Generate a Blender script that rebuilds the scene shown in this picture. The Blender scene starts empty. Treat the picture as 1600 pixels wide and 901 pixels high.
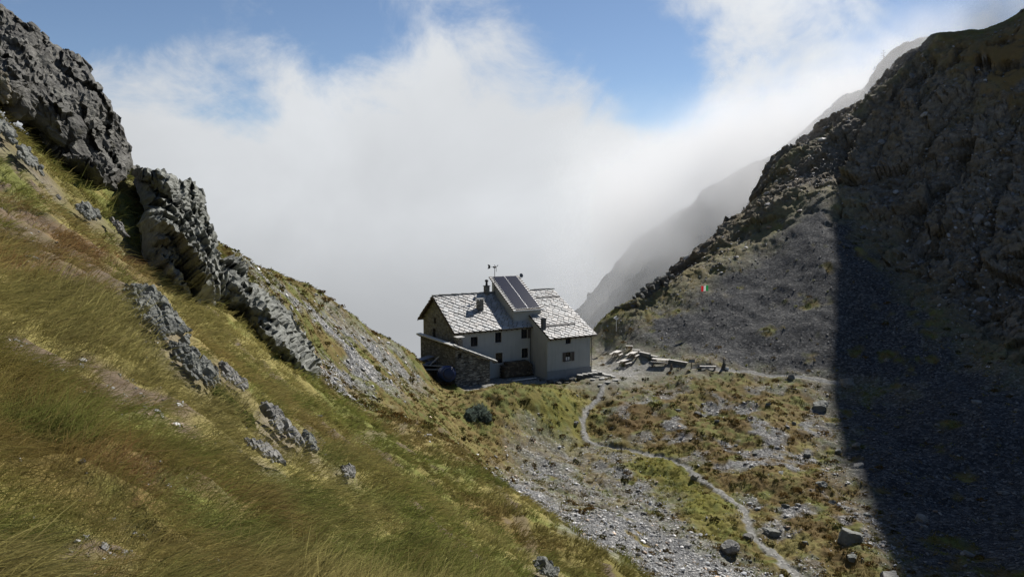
import bpy, bmesh, math, random
import numpy as np
from mathutils import Vector, Matrix
from mathutils.geometry import delaunay_2d_cdt

rng = np.random.default_rng(7)
random.seed(7)
scene = bpy.context.scene
COL = scene.collection

# ------------------------------------------------------------------ camera model
F, CX, CY, HOR = 1155.0, 800.0, 450.5, 342.0
CAMZ = 20.5
PITCH = math.atan((CY - HOR) / F)
CP, SP = math.cos(PITCH), math.sin(PITCH)


def rays(u, v):
    """slope of the line of sight: x/y and z/y"""
    u = np.asarray(u, float); v = np.asarray(v, float)
    x = (u - CX) / F
    z = -(v - CY) / F
    dy = CP + z * SP
    dz = -SP + z * CP
    return x / dy, dz / dy


def at(u, v, y):
    s, w = rays(u, v)
    y = np.asarray(y, float)
    return np.stack([s * y, y + 0 * s, CAMZ + w * y], -1)


def to_px(p):
    p = np.asarray(p, float)
    z = p[..., 2] - CAMZ
    yc = p[..., 1] * CP - z * SP
    zc = p[..., 1] * SP + z * CP
    yc = np.where(yc < .2, .2, yc)
    return CX + F * p[..., 0] / yc, CY - F * zc / yc


# ------------------------------------------------------------------ noise
def _hash(ix, iy, iz, seed):
    n = (ix.astype(np.int64) * 374761393 + iy.astype(np.int64) * 668265263 + iz.astype(np.int64) * 2147483629 + seed * 974634777) & 0xFFFFFFFF
    n = ((n ^ (n >> 13)) * 1274126177) & 0xFFFFFFFF
    n = ((n ^ (n >> 16)) * 2246822519) & 0xFFFFFFFF
    n = n ^ (n >> 15)
    return n.astype(np.float64) / 4294967295.0


def noise2(x, y, seed=0):
    ix = np.floor(x); iy = np.floor(y)
    fx = x - ix; fy = y - iy
    fx = fx * fx * fx * (fx * (fx * 6 - 15) + 10); fy = fy * fy * fy * (fy * (fy * 6 - 15) + 10)
    ix = ix.astype(np.int64); iy = iy.astype(np.int64); iz = np.zeros_like(ix)
    a = _hash(ix, iy, iz, seed); b = _hash(ix + 1, iy, iz, seed)
    c = _hash(ix, iy + 1, iz, seed); d = _hash(ix + 1, iy + 1, iz, seed)
    return (a * (1 - fx) + b * fx) * (1 - fy) + (c * (1 - fx) + d * fx) * fy - .5


def noise3(p, seed=0):
    i = np.floor(p); f = p - i
    f = f * f * f * (f * (f * 6 - 15) + 10)
    i = i.astype(np.int64)
    r = 0
    for dx in (0, 1):
        wx = f[:, 0] if dx else 1 - f[:, 0]
        for dy in (0, 1):
            wy = f[:, 1] if dy else 1 - f[:, 1]
            for dz in (0, 1):
                wz = f[:, 2] if dz else 1 - f[:, 2]
                r = r + wx * wy * wz * _hash(i[:, 0] + dx, i[:, 1] + dy, i[:, 2] + dz, seed)
    return r - .5


def fbm2(x, y, octv=4, seed=0, gain=.5):
    r = 0; a = 1.
    for k in range(octv):
        r = r + a * noise2(x * 2 ** k + 17.3 * k, y * 2 ** k - 9.1 * k, seed + k); a *= gain
    return r


def fbm3(p, octv=4, seed=0, gain=.5):
    r = 0; a = 1.
    for k in range(octv):
        r = r + a * noise3(p * 2 ** k + 13.7 * k, seed + k); a *= gain
    return r


def worley(p, seed=0):
    """distance to nearest and second cell point and the nearest cell's own random number"""
    i = np.floor(p).astype(np.int64)
    n = len(p)
    f1 = np.full(n, 9.); f2 = np.full(n, 9.); cid = np.zeros(n); grad = np.zeros((n, 3))
    for dx in (-1, 0, 1):
        for dy in (-1, 0, 1):
            for dz in (-1, 0, 1):
                c = i + np.array([dx, dy, dz])
                q = np.stack([c[:, k] + _hash(c[:, 0], c[:, 1], c[:, 2], seed + 11 * k) for k in range(3)], 1)
                dv = p - q
                d = np.sqrt((dv ** 2).sum(1))
                h = _hash(c[:, 0], c[:, 1], c[:, 2], seed + 77)
                m = d < f1
                f2 = np.where(m, f1, np.minimum(f2, d))
                grad = np.where(m[:, None], dv, grad)
                cid = np.where(m, h, cid); f1 = np.where(m, d, f1)
    return f1, f2, cid, grad


def crag(p, seed=0):
    """blocky rock: every cell is a facet with its own offset and tilt; about -0.5 .. 0.5"""
    p = p + .35 * np.stack([fbm3(p * 1.3, 2, seed + 5), fbm3(p * 1.3 + 7, 2, seed + 6), fbm3(p * 1.3 + 19, 2, seed + 7)], 1)
    f1, f2, cid, g = worley(p, seed)
    ang = cid * 6.283
    tilt = g[:, 0] * np.cos(ang * 3) + g[:, 1] * np.sin(ang * 3) + g[:, 2] * np.cos(ang * 5)
    edge = np.clip((f2 - f1) / .12, 0, 1)
    return (cid - .5) * .8 + tilt * .75 - (1 - edge) * .1


def smooth(a, b, x):
    t = np.clip((x - a) / (b - a), 0, 1)
    return t * t * (3 - 2 * t)


# ------------------------------------------------------------------ objects
def link(o, parent=None):
    COL.objects.link(o)
    if parent is not None:
        o.parent = parent
    return o


def mesh_np(name, verts, faces, mat=None, parent=None, smooth_=False, colors=None, attrs=None):
    """faces: (n,3) or (n,4) array, or list of such arrays"""
    me = bpy.data.meshes.new(name)
    verts = np.asarray(verts, np.float32)
    if not isinstance(faces, list):
        faces = [faces]
    me.vertices.add(len(verts))
    me.vertices.foreach_set('co', verts.ravel())
    nl = sum(f.size for f in faces); nf = sum(len(f) for f in faces)
    me.loops.add(nl); me.polygons.add(nf)
    me.loops.foreach_set('vertex_index', np.concatenate([f.ravel() for f in faces]).astype(np.int32))
    tot = np.concatenate([np.full(len(f), f.shape[1]) for f in faces])
    start = np.concatenate([[0], np.cumsum(tot)[:-1]])
    me.polygons.foreach_set('loop_start', start.astype(np.int32))
    try:
        me.polygons.foreach_set('loop_total', tot.astype(np.int32))
    except Exception:
        pass
    me.polygons.foreach_set('use_smooth', np.full(nf, bool(smooth_)))
    me.update(calc_edges=True)
    me.validate()
    if colors is not None:
        at_ = me.attributes.new('Col', 'FLOAT_COLOR', 'POINT')
        c = np.ones((len(verts), 4), np.float32); c[:, :colors.shape[1]] = colors
        at_.data.foreach_set('color', c.ravel())
    for k, a in (attrs or {}).items():
        at_ = me.attributes.new(k, 'FLOAT_COLOR', 'POINT')
        c = np.zeros((len(verts), 4), np.float32); c[:, :a.shape[1]] = a
        at_.data.foreach_set('color', c.ravel())
    if mat:
        me.materials.append(mat)
    return link(bpy.data.objects.new(name, me), parent)


class MB:
    """collects shapes into ONE mesh"""

    def __init__(s):
        s.v = []; s.f = []; s.n = 0

    def add(s, v, f):
        s.v += [tuple(map(float, q)) for q in v]
        s.f += [tuple(i + s.n for i in q) for q in f]
        s.n += len(v)
        return s

    def box(s, c, d, rz=0, ry=0, rx=0, taper=1.0):
        x, y, z = d[0] / 2, d[1] / 2, d[2] / 2
        t = taper
        vs = [Vector(q) for q in ((-x, -y, -z), (x, -y, -z), (x, y, -z), (-x, y, -z), (-x * t, -y * t, z), (x * t, -y * t, z), (x * t, y * t, z), (-x * t, y * t, z))]
        m = Matrix.Rotation(rz, 3, 'Z') @ Matrix.Rotation(ry, 3, 'Y') @ Matrix.Rotation(rx, 3, 'X')
        vs = [m @ q + Vector(c) for q in vs]
        return s.add(vs, [(0, 3, 2, 1), (4, 5, 6, 7), (0, 1, 5, 4), (1, 2, 6, 5), (2, 3, 7, 6), (3, 0, 4, 7)])

    def span(s, x0, x1, y0, y1, z0, z1):
        return s.box(((x0 + x1) / 2, (y0 + y1) / 2, (z0 + z1) / 2), (x1 - x0, y1 - y0, z1 - z0))

    def bar(s, a, b, w, h=None):
        """rectangular bar from a to b"""
        a = Vector(a); b = Vector(b); h = h or w
        d = (b - a).normalized()
        up = Vector((0, 0, 1)) if abs(d.z) < .95 else Vector((0, 1, 0))
        sx = d.cross(up).normalized(); sy = sx.cross(d).normalized()
        vs = []
        for e in (a, b):
            for i, j in ((-1, -1), (1, -1), (1, 1), (-1, 1)):
                vs.append(e + sx * i * w / 2 + sy * j * h / 2)
        return s.add(vs, [(0, 1, 2, 3), (7, 6, 5, 4), (0, 4, 5, 1), (1, 5, 6, 2), (2, 6, 7, 3), (3, 7, 4, 0)])

    def tube(s, a, b, r0, r1=None, n=10):
        a = Vector(a); b = Vector(b); r1 = r0 if r1 is None else r1
        d = (b - a).normalized()
        up = Vector((0, 0, 1)) if abs(d.z) < .95 else Vector((0, 1, 0))
        sx = d.cross(up).normalized(); sy = sx.cross(d).normalized()
        vs = []
        for e, r in ((a, r0), (b, r1)):
            for k in range(n):
                t = 2 * math.pi * k / n
                vs.append(e + sx * math.cos(t) * r + sy * math.sin(t) * r)
        fs = [(k, (k + 1) % n, n + (k + 1) % n, n + k) for k in range(n)]
        fs += [tuple(range(n))[::-1], tuple(range(n, 2 * n))]
        return s.add(vs, fs)

    def lathe(s, o, axis, prof, n=20):
        """prof: list of (distance along axis, radius)"""
        o = Vector(o); d = Vector(axis).normalized()
        up = Vector((0, 0, 1)) if abs(d.z) < .95 else Vector((0, 1, 0))
        sx = d.cross(up).normalized(); sy = sx.cross(d).normalized()
        vs = []; fs = []
        for t, r in prof:
            for k in range(n):
                q = 2 * math.pi * k / n
                vs.append(o + d * t + (sx * math.cos(q) + sy * math.sin(q)) * max(r, 1e-3))
        for j in range(len(prof) - 1):
            for k in range(n):
                fs.append((j * n + k, j * n + (k + 1) % n, (j + 1) * n + (k + 1) % n, (j + 1) * n + k))
        fs += [tuple(range(n))[::-1], tuple(range((len(prof) - 1) * n, len(prof) * n))]
        return s.add(vs, fs)

    def prism(s, poly, x0, x1):
        """(y, z) polygon extruded along x"""
        n = len(poly)
        vs = [(x0, y, z) for y, z in poly] + [(x1, y, z) for y, z in poly]
        fs = [tuple(range(n)), tuple(range(2 * n - 1, n - 1, -1))]
        fs += [(k, n + k, n + (k + 1) % n, (k + 1) % n) for k in range(n)]
        return s.add(vs, fs)

    def build(s, name, mat, parent=None, smooth_=False, bevel=0):
        me = bpy.data.meshes.new(name)
        me.from_pydata(s.v, [], s.f)
        bm = bmesh.new(); bm.from_mesh(me)
        bmesh.ops.recalc_face_normals(bm, faces=bm.faces)
        bm.to_mesh(me); bm.free()
        if smooth_:
            me.polygons.foreach_set('use_smooth', [True] * len(me.polygons))
        me.materials.append(mat)
        o = link(bpy.data.objects.new(name, me), parent)
        if bevel:
            m = o.modifiers.new('Bevel', 'BEVEL'); m.width = bevel; m.segments = 2; m.limit_method = 'ANGLE'
        return o


def tag(o, label=None, cat=None, group=None, kind=None):
    if label: o['label'] = label
    if cat: o['category'] = cat
    if group: o['group'] = group
    if kind: o['kind'] = kind
    return o


def empty(name, loc, rz=0, label=None, cat=None, group=None):
    o = bpy.data.objects.new(name, None)
    o.empty_display_size = .3
    o.location = loc; o.rotation_euler = (0, 0, rz)
    link(o)
    return tag(o, label, cat, group)


def kids(o):
    return [c for c in bpy.data.objects if c.parent == o]


def copy_tree(o, parent=None):
    c = o.copy(); COL.objects.link(c)
    if parent is not None: c.parent = parent
    for ch in kids(o):
        copy_tree(ch, c)
    return c


# ------------------------------------------------------------------ materials
class NT:
    def __init__(s, name):
        s.m = bpy.data.materials.new(name); s.m.use_nodes = True
        s.t = s.m.node_tree; s.t.nodes.clear()

    def n(s, typ, **kw):
        nd = s.t.nodes.new(typ)
        for k, v in kw.items():
            if k.startswith('i_'):
                key = k[2:]
                key = int(key) if key.isdigit() else key.replace('_', ' ')
                sock = nd.inputs[key]
                if hasattr(v, 'is_output'): s.t.links.new(v, sock)
                else: sock.default_value = v
            else:
                setattr(nd, k, v)
        return nd

    def l(s, a, b): s.t.links.new(a, b)

    def math(s, op, a, b=None, c=None, clamp=False):
        nd = s.t.nodes.new('ShaderNodeMath'); nd.operation = op; nd.use_clamp = clamp
        for i, x in enumerate((a, b, c)):
            if x is None: continue
            if hasattr(x, 'is_output'): s.t.links.new(x, nd.inputs[i])
            else: nd.inputs[i].default_value = x
        return nd.outputs[0]

    def mix(s, f, a, b, blend='MIX'):
        nd = s.t.nodes.new('ShaderNodeMix'); nd.data_type = 'RGBA'; nd.blend_type = blend
        for i, x in ((0, f), (6, a), (7, b)):
            if hasattr(x, 'is_output'): s.t.links.new(x, nd.inputs[i])
            elif i == 0: nd.inputs[i].default_value = x
            else: nd.inputs[i].default_value = tuple(x) + (1,) if len(x) == 3 else x
        return nd.outputs[2]

    def ramp(s, f, stops):
        nd = s.t.nodes.new('ShaderNodeValToRGB')
        e = nd.color_ramp.elements
        while len(e) < len(stops): e.new(.5)
        for el, (p, c) in zip(e, stops):
            el.position = p
            el.color = (c, c, c, 1) if isinstance(c, (int, float)) else tuple(c) + (1,)
        s.l(f, nd.inputs[0])
        return nd.outputs[0]

    def noise(s, scale, detail=4, rough=.55, vec=None, dist=0):
        nd = s.n('ShaderNodeTexNoise', i_Scale=scale, i_Detail=detail, i_Roughness=rough, i_Distortion=dist)
        if vec is not None: s.l(vec, nd.inputs['Vector'])
        return nd

    def out(s, surf):
        o = s.t.nodes.new('ShaderNodeOutputMaterial'); s.l(surf, o.inputs['Surface'])
        return s.m


def simple_mat(name, col, rough=.8, var=.25, scale=3., metal=0., bump=.0, bscale=20., spec=.3):
    m = NT(name)
    tc = m.n('ShaderNodeTexCoord')
    nz = m.noise(scale, 5, .6, tc.outputs['Object'])
    c = m.mix(nz.outputs[0], [x * (1 - var) for x in col], [min(1, x * (1 + var)) for x in col])
    b = m.n('ShaderNodeBsdfPrincipled', i_Roughness=rough, i_Metallic=metal)
    b.inputs['Specular IOR Level'].default_value = spec
    m.l(c, b.inputs['Base Color'])
    if bump:
        nb = m.noise(bscale, 4, .6, tc.outputs['Object'])
        bp = m.n('ShaderNodeBump', i_Strength=bump, i_Distance=.05)
        m.l(nb.outputs[0], bp.inputs['Height']); m.l(bp.outputs[0], b.inputs['Normal'])
    return m.out(b.outputs[0])
# ------------------------------------------------------------------ direction of the sun
import math
SUN_AZ = math.radians(50)   # from +x towards +y
SUN_EL = math.radians(43)
# ------------------------------------------------------------------ terrain shape
CTRL = [  # pixel column, pixel row, distance along the view
    # near grass slope on the left
    (0, 901, 3.2), (200, 901, 3.8), (400, 901, 4.9), (600, 901, 7.5), (800, 901, 14), (1000, 893, 24),
    (0, 800, 3.9), (200, 800, 4.6), (400, 800, 6.4), (600, 800, 10.5), (700, 810, 16), (900, 832, 26), (850, 800, 27), (800, 772, 29),
    (0, 700, 4.8), (200, 700, 5.9), (400, 720, 8.6), (500, 750, 10), (600, 740, 15), (700, 740, 26), (740, 722, 36),
    (0, 600, 6.0), (150, 600, 7.5), (300, 600, 9.6), (400, 650, 11.2), (500, 660, 19), (600, 680, 26), (700, 690, 44),
    (0, 450, 9.5), (100, 450, 11), (200, 450, 14), (300, 500, 18), (400, 540, 23), (500, 600, 30),
    (0, 300, 16), (0, 225, 18), (0, 185, 21), (60, 232, 22.5), (100, 262, 24), (100, 310, 20), (200, 305, 26), (230, 350, 26), (300, 430, 26), (400, 480, 32),
    (480, 590, 36), (560, 640, 42), (620, 650, 52),
    # far left crest and scree face
    (210, 285, 34), (280, 350, 40), (345, 385, 48), (380, 400, 56), (450, 432, 64), (510, 470, 70), (560, 502, 76), (610, 532, 83), (645, 552, 86),
    (450, 470, 54), (500, 540, 54), (560, 560, 62), (620, 600, 66), (650, 595, 78), (690, 625, 80),
    # mound and slope before the hut
    (730, 618, 82), (760, 606, 82), (790, 602, 82), (830, 606, 83), (870, 612, 85), (700, 650, 72), (760, 660, 76), (830, 660, 79), (880, 640, 83),
    (700, 670, 60), (780, 700, 72), (860, 700, 76),
    # gully below
    (780, 742, 66), (840, 760, 66), (900, 770, 66), (1000, 830, 57), (1100, 890, 50), (950, 820, 54),
    (920, 650, 85), (930, 690, 79), (1040, 715, 74), (1100, 750, 67), (1170, 805, 60), (1230, 890, 51), (1170, 850, 55),
    # slope below the right-hand path
    (1000, 620, 88), (1100, 640, 84), (1200, 690, 74), (1200, 620, 87), (1300, 660, 81), (1300, 800, 59), (1400, 901, 48), (1400, 720, 70), (1500, 820, 57), (1600, 901, 47),
    (1300, 598, 91), (1200, 588, 94), (1400, 612, 86), (1500, 625, 80), (1600, 640, 75), (1600, 760, 62),
    # right scree and rock face
    (1000, 530, 106), (1050, 540, 103), (1100, 552, 99.5), (1100, 535, 103), (1150, 565, 97), (1200, 570, 96), (1200, 540, 99.5), (1200, 500, 105), (1300, 530, 98), (1300, 575, 93), (1400, 540, 94), (1500, 560, 89), (1600, 560, 84),
    (1000, 490, 113), (1100, 470, 112), (1200, 440, 113.5), (1300, 430, 109.5), (1400, 440, 106), (1500, 440, 101), (1600, 430, 98),
    (1100, 415, 121), (1200, 350, 128), (1300, 320, 125), (1400, 330, 120), (1500, 320, 115), (1600, 300, 112),
    (1240, 240, 146), (1330, 210, 146), (1400, 200, 139), (1500, 200, 129), (1600, 180, 126), (1500, 100, 140), (1600, 80, 138),
    # right skyline
    (940, 505, 112), (965, 492, 113), (992, 474, 115), (1060, 418, 123), (1150, 338, 137), (1212, 248, 150), (1300, 186, 156), (1400, 96, 159), (1452, 58, 160), (1530, 52, 160), (1604, 10, 158),
    (1680, -60, 152), (1750, 60, 136), (1750, 300, 105), (1750, 600, 76), (1780, 900, 44), (1950, 900, 40), (1950, 500, 80), (1900, -100, 150),
]
_c = np.array(CTRL, float)
_s, _w = rays(_c[:, 0], _c[:, 1])
pts = [(_s[i], math.log(_c[i, 2]), _w[i]) for i in range(len(_c))]


def ctl(x, y, z):
    pts.append((x / y, math.log(y), (z - CAMZ) / y))


# yard and terrace of the hut (level), and the drop behind the saddle
for x, y, z in ((-6, 87, .3), (4, 89, -.2), (0, 97, 0), (-10, 100, .6), (10, 98, 0), (12, 92, -.1), (13, 105, .3), (5, 110, 0), (-5, 110, 0), (18, 97, .2), (22, 95.5, .5),
                (14, 109, 1.4), (-16, 98, 3.2), (-18, 104, 2.0), (-9.5, 86, 1.6), (-13, 91, 2.6),
                (-12, 118, -4), (0, 120, -4), (11, 118, -2), (-25, 118, -3), (0, 150, -40), (-30, 150, -35), (25, 150, -25),
                (0, 220, -110), (-60, 220, -80), (-60, 130, -5), (-48, 110, 2), (-80, 110, 14), (50, 190, -20)):
    ctl(x, y, z)
# hidden ground between the near grass ridge and the gully
for u, v, y in ((1000, 930, 34), (900, 870, 40), (850, 830, 42), (760, 770, 48), (1100, 960, 40), (1300, 980, 40), (1500, 1010, 38)):
    s_, w_ = rays(u, v); pts.append((float(s_), math.log(y), float(w_)))
# behind the skylines the ground falls away
for u, v, y in ((0, 182, 24), (60, 225, 26), (100, 262, 28), (210, 285, 34), (280, 350, 40), (345, 385, 48), (450, 432, 64), (560, 502, 76), (645, 552, 86)):
    s_, w_ = rays(u, v + 40 + y * .3); pts.append((float(s_), math.log(y * 1.3), float(w_)))
for u, v, y in ((992, 474, 115), (1060, 418, 123), (1150, 338, 137), (1212, 248, 150), (1300, 186, 156), (1400, 96, 159), (1452, 58, 160), (1530, 52, 160), (1604, 10, 158), (1700, -60, 152)):
    s_, w_ = rays(u, v + 70); pts.append((float(s_), math.log(y * 1.18), float(w_)))
# around and behind the frame
for s_, y, w_ in ((-1.2, 3, .05), (-1.2, 10, .28), (-1.2, 25, .38), (-1.2, 60, .42), (-.9, 30, .25), (-.8, 45, .2), (0, 1.2, -1.7), (-.8, 1.2, -1.25), (.6, 3, -1.15), (.6, 10, -.95), (.6, 20, -.8), (1.1, 5, -1.1), (1.1, 20, -.85), (1.3, 40, -.45), (.4, 25, -.78), (.25, 12, -.7), (.3, 5, -.9),
                 (-.693, 2, -.62), (-.3, 2.5, -.8), (0, 4, -.72), (0, 6.5, -.56)):
    pts.append((s_, math.log(y), w_))
PT = np.array(pts)
KS, KQ = 2.0, 1.0


def _tps(d2):
    return .5 * d2 * np.log(d2 + 1e-12)


_A = np.stack([PT[:, 0] * KS, PT[:, 1] * KQ], 1)
_D = ((_A[:, None] - _A[None]) ** 2).sum(-1)
_n = len(PT)
_M = np.zeros((_n + 3, _n + 3))
_M[:_n, :_n] = _tps(_D) + np.eye(_n) * 4e-4
_M[:_n, _n] = 1; _M[:_n, _n + 1:] = _A
_M[_n:, :_n] = _M[:_n, _n:].T
_sol = np.linalg.solve(_M, np.concatenate([PT[:, 2], np.zeros(3)]))

GS = np.linspace(-1.5, 1.7, 380); GQ = np.linspace(math.log(1.0), math.log(240), 420)
_gs, _gq = np.meshgrid(GS, GQ, indexing='ij')
_tab = np.zeros(_gs.size)
_q = np.stack([_gs.ravel() * KS, _gq.ravel() * KQ], 1)
for k in range(0, len(_q), 20000):
    d2 = ((_q[k:k + 20000, None] - _A[None]) ** 2).sum(-1)
    _tab[k:k + 20000] = _tps(d2) @ _sol[:_n] + _sol[_n] + _q[k:k + 20000] @ _sol[_n + 1:]
TAB = _tab.reshape(_gs.shape)


def wbase(s, q):
    a = np.clip((s - GS[0]) / (GS[1] - GS[0]), 0, len(GS) - 1.001)
    b = np.clip((q - GQ[0]) / (GQ[1] - GQ[0]), 0, len(GQ) - 1.001)
    i = a.astype(int); j = b.astype(int); fa = a - i; fb = b - j
    return (TAB[i, j] * (1 - fa) + TAB[i + 1, j] * fa) * (1 - fb) + (TAB[i, j + 1] * (1 - fa) + TAB[i + 1, j + 1] * fa) * fb


# hut frame: local x along the ridge, local y towards the back
TH = math.radians(30)
HUT = at(855, 596, 94.0)
HUT[2] = 0.0
EX = np.array([math.cos(TH), math.sin(TH)]); EY = np.array([-math.sin(TH), math.cos(TH)])


def hut_local(x, y):
    dx = x - HUT[0]; dy = y - HUT[1]
    return dx * EX[0] + dy * EX[1], dx * EY[0] + dy * EY[1]


def zbase(x, y):
    y = np.maximum(y, .3)
    z = CAMZ + y * wbase(x / y, np.log(y))
    a, b = hut_local(x, y)
    # the yard is levelled under and around the building
    d = np.maximum(np.maximum(-12.5 - a, a - 8), np.maximum(-2.5 - b, b - 16))
    return z * smooth(0, 5, d) + (1 - smooth(0, 5, d)) * -.06


_YS = np.exp(np.linspace(math.log(1.5), math.log(200), 2600))


def hit(u, v):
    """where the line of sight through photo pixels meets the smooth ground"""
    u = np.atleast_1d(np.asarray(u, float)); v = np.atleast_1d(np.asarray(v, float))
    s, w = rays(u, v)
    out = np.zeros((len(u), 3))
    for i in range(len(u)):
        zt = zbase(s[i] * _YS, _YS)
        k = np.argmax(zt >= CAMZ + w[i] * _YS)
        y = _YS[k] if k else _YS[-1]
        out[i] = (s[i] * y, y, CAMZ + w[i] * y)
    return out


def inpoly(x, y, poly):
    r = np.zeros(len(x), bool)
    n = len(poly)
    for i in range(n):
        x0, y0 = poly[i][:2]; x1, y1 = poly[(i + 1) % n][:2]
        if y0 == y1: continue
        c = ((y0 > y) != (y1 > y)) & (x < (x1 - x0) * (y - y0) / (y1 - y0) + x0)
        r ^= c
    return r


def dpoly(x, y, line, closed=False):
    """distance to a polyline"""
    r = np.full(len(x), 1e9)
    n = len(line)
    for i in range(n if closed else n - 1):
        a = np.array(line[i][:2]); b = np.array(line[(i + 1) % n][:2])
        d = b - a; L = max(d @ d, 1e-9)
        t = np.clip(((x - a[0]) * d[0] + (y - a[1]) * d[1]) / L, 0, 1)
        r = np.minimum(r, np.hypot(x - a[0] - t * d[0], y - a[1] - t * d[1]))
    return r


def world_poly(px):
    """densify a pixel outline and lay it on the ground"""
    p = np.array(px, float)
    return hit(p[:, 0], p[:, 1])


class Zone:
    def __init__(s, px):
        s.p = world_poly(px)

    def soft(s, x, y, w=None):
        """1 inside, 0 outside, ramp of width w across the edge"""
        w = (.03 * np.hypot(x, y) + .1) if w is None else w
        i = inpoly(x, y, s.p)
        d = dpoly(x, y, s.p, True)
        return np.clip(.5 + np.where(i, d, -d) / (2 * w), 0, 1)


Z = {k: Zone(v) for k, v in dict(
    left_scree=[(405, 428), (470, 455), (540, 500), (600, 540), (636, 562), (655, 590), (600, 605), (545, 625), (500, 590), (485, 545), (430, 480)],
    gully=[(768, 742), (800, 737), (850, 768), (905, 800), (950, 800), (1000, 795), (1050, 830), (1110, 860), (1190, 901), (1250, 960), (1080, 960), (1030, 905), (960, 868), (900, 838), (820, 782)],
    streak=[(796, 686), (840, 702), (900, 745), (945, 785), (940, 800), (885, 772), (820, 735)],
    fan=[(925, 696), (965, 712), (1020, 760), (1075, 812), (1070, 850), (1000, 806), (935, 745)],
    streak2=[(840, 678), (880, 690), (915, 718), (905, 726), (868, 712)],
    cone=[(982, 524), (1010, 490), (1080, 462), (1130, 424), (1200, 375), (1260, 322), (1312, 305), (1400, 400), (1480, 520), (1600, 620), (1400, 612), (1300, 597), (1200, 586), (1140, 576), (1090, 562), (1040, 552), (1000, 545)],
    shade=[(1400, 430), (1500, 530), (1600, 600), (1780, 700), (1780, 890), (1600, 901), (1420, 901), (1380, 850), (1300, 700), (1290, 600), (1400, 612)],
    mixed=[(1000, 612), (1100, 604), (1290, 602), (1310, 690), (1390, 850), (1420, 901), (1270, 901), (1210, 830), (1120, 745), (1060, 712), (990, 690), (955, 650)],
    lush=[(975, 704), (1040, 718), (1085, 745), (1120, 780), (1150, 815), (1140, 835), (1110, 832), (1070, 800), (1020, 755)],
    green=[(840, 606), (930, 606), (915, 640), (910, 690), (860, 690), (820, 650)],
    rust=[(930, 618), (1000, 600), (1060, 600), (1030, 650), (1000, 700), (960, 690), (930, 670)],
    terrace=[(922, 532), (955, 548), (1000, 552), (1050, 567), (1085, 578), (1010, 590), (965, 600), (930, 604), (905, 600)],
    crest_band=[(935, 512), (990, 482), (1060, 428), (1150, 378), (1240, 318), (1300, 285), (1310, 312), (1250, 332), (1190, 385), (1120, 425), (1070, 462), (1005, 492), (960, 530)],
    top_grass=[(1470, 62), (1530, 60), (1598, 30), (1700, -20), (1750, 100), (1600, 190), (1540, 150), (1480, 110)],
    rock=[(990, 478), (1060, 424), (1152, 346), (1213, 258), (1300, 192), (1400, 102), (1455, 64), (1530, 58), (1602, 20), (1740, -30), (1760, 620), (1660, 600), (1560, 540), (1440, 460), (1370, 390), (1310, 300), (1240, 318), (1150, 382), (1060, 432), (1000, 484)],
).items()}
OUTCROP_PX = [[(184, 460), (205, 450), (228, 452), (250, 464), (262, 490), (284, 518), (292, 548), (318, 572), (334, 596), (332, 618), (306, 612), (280, 592), (256, 562), (228, 540), (206, 512), (190, 488)],
    [(328, 574), (340, 572), (358, 588), (382, 610), (376, 622), (356, 612), (338, 598)],
    [(396, 642), (412, 640), (432, 652), (448, 680), (470, 690), (484, 708), (464, 712), (430, 702), (406, 682), (392, 658)],
    [(366, 698), (386, 700), (408, 708), (434, 728), (442, 740), (412, 734), (380, 720)],
    [(454, 676), (474, 678), (484, 690), (488, 714), (500, 738), (484, 730), (468, 706)],
    [(16, 232), (36, 234), (60, 252), (84, 274), (96, 296), (98, 322), (86, 312), (70, 292), (44, 268), (20, 252)],
    [(-20, 190), (2, 196), (16, 208), (20, 232), (4, 238), (-20, 236)],
    [(108, 326), (128, 322), (152, 328), (164, 338), (150, 350), (126, 348)],
    [(168, 348), (180, 352), (196, 374), (206, 390), (198, 400), (182, 376)],
    [(-40, 90), (0, 102), (14, 118), (18, 142), (14, 164), (0, 156), (-40, 150)],
    [(828, 884), (846, 880), (866, 890), (880, 906), (850, 912), (832, 900)],
    [(524, 742), (538, 736), (552, 742), (548, 756), (532, 758)]]
class Plan(Zone):
    def __init__(s, p): s.p = np.array(p, float)


_cr = np.array([(992, 476, 115), (1060, 422, 123), (1150, 344, 137), (1212, 254, 150), (1300, 192, 156), (1400, 102, 159), (1452, 64, 160)], float)
_ca = at(_cr[:, 0], _cr[:, 1], _cr[:, 2])
CRESTZ = Plan([tuple(q[:2] * .975) for q in _ca] + [tuple(q[:2] * 1.14) for q in _ca[::-1]])
OUTZ = [Zone(p) for p in OUTCROP_PX]
BAREZ = [Zone(p) for p in ([(-30, 285), (60, 325), (150, 362), (215, 385), (262, 420), (250, 448), (170, 440), (80, 405), (-30, 350)], [(-30, 385), (50, 395), (120, 425), (190, 455), (180, 480), (90, 450), (-30, 430)],
                           [(95, 600), (140, 605), (205, 625), (190, 636), (120, 622)], [(150, 705), (200, 712), (250, 735), (230, 748), (170, 730)], [(285, 735), (330, 750), (385, 790), (365, 795), (310, 765)], [(210, 785), (262, 800), (255, 822), (215, 810)], [(460, 840), (500, 825), (520, 845), (480, 868)], [(30, 870), (110, 880), (200, 897), (100, 905)])]
PATH_MAIN = world_poly([(946, 596), (938, 618), (918, 640), (910, 660), (915, 685), (940, 697), (990, 706), (1030, 714), (1070, 728), (1100, 752), (1140, 778), (1163, 798), (1170, 822), (1178, 840), (1215, 868), (1250, 901)])
PATH_RIGHT = world_poly([(1085, 577), (1130, 578), (1180, 582), (1222, 588), (1255, 590), (1300, 597), (1330, 601)])
PATH_LEFT = world_poly([(560, 690), (640, 668), (690, 672), (730, 700), (760, 740), (800, 790), (825, 830), (835, 870)])


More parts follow.
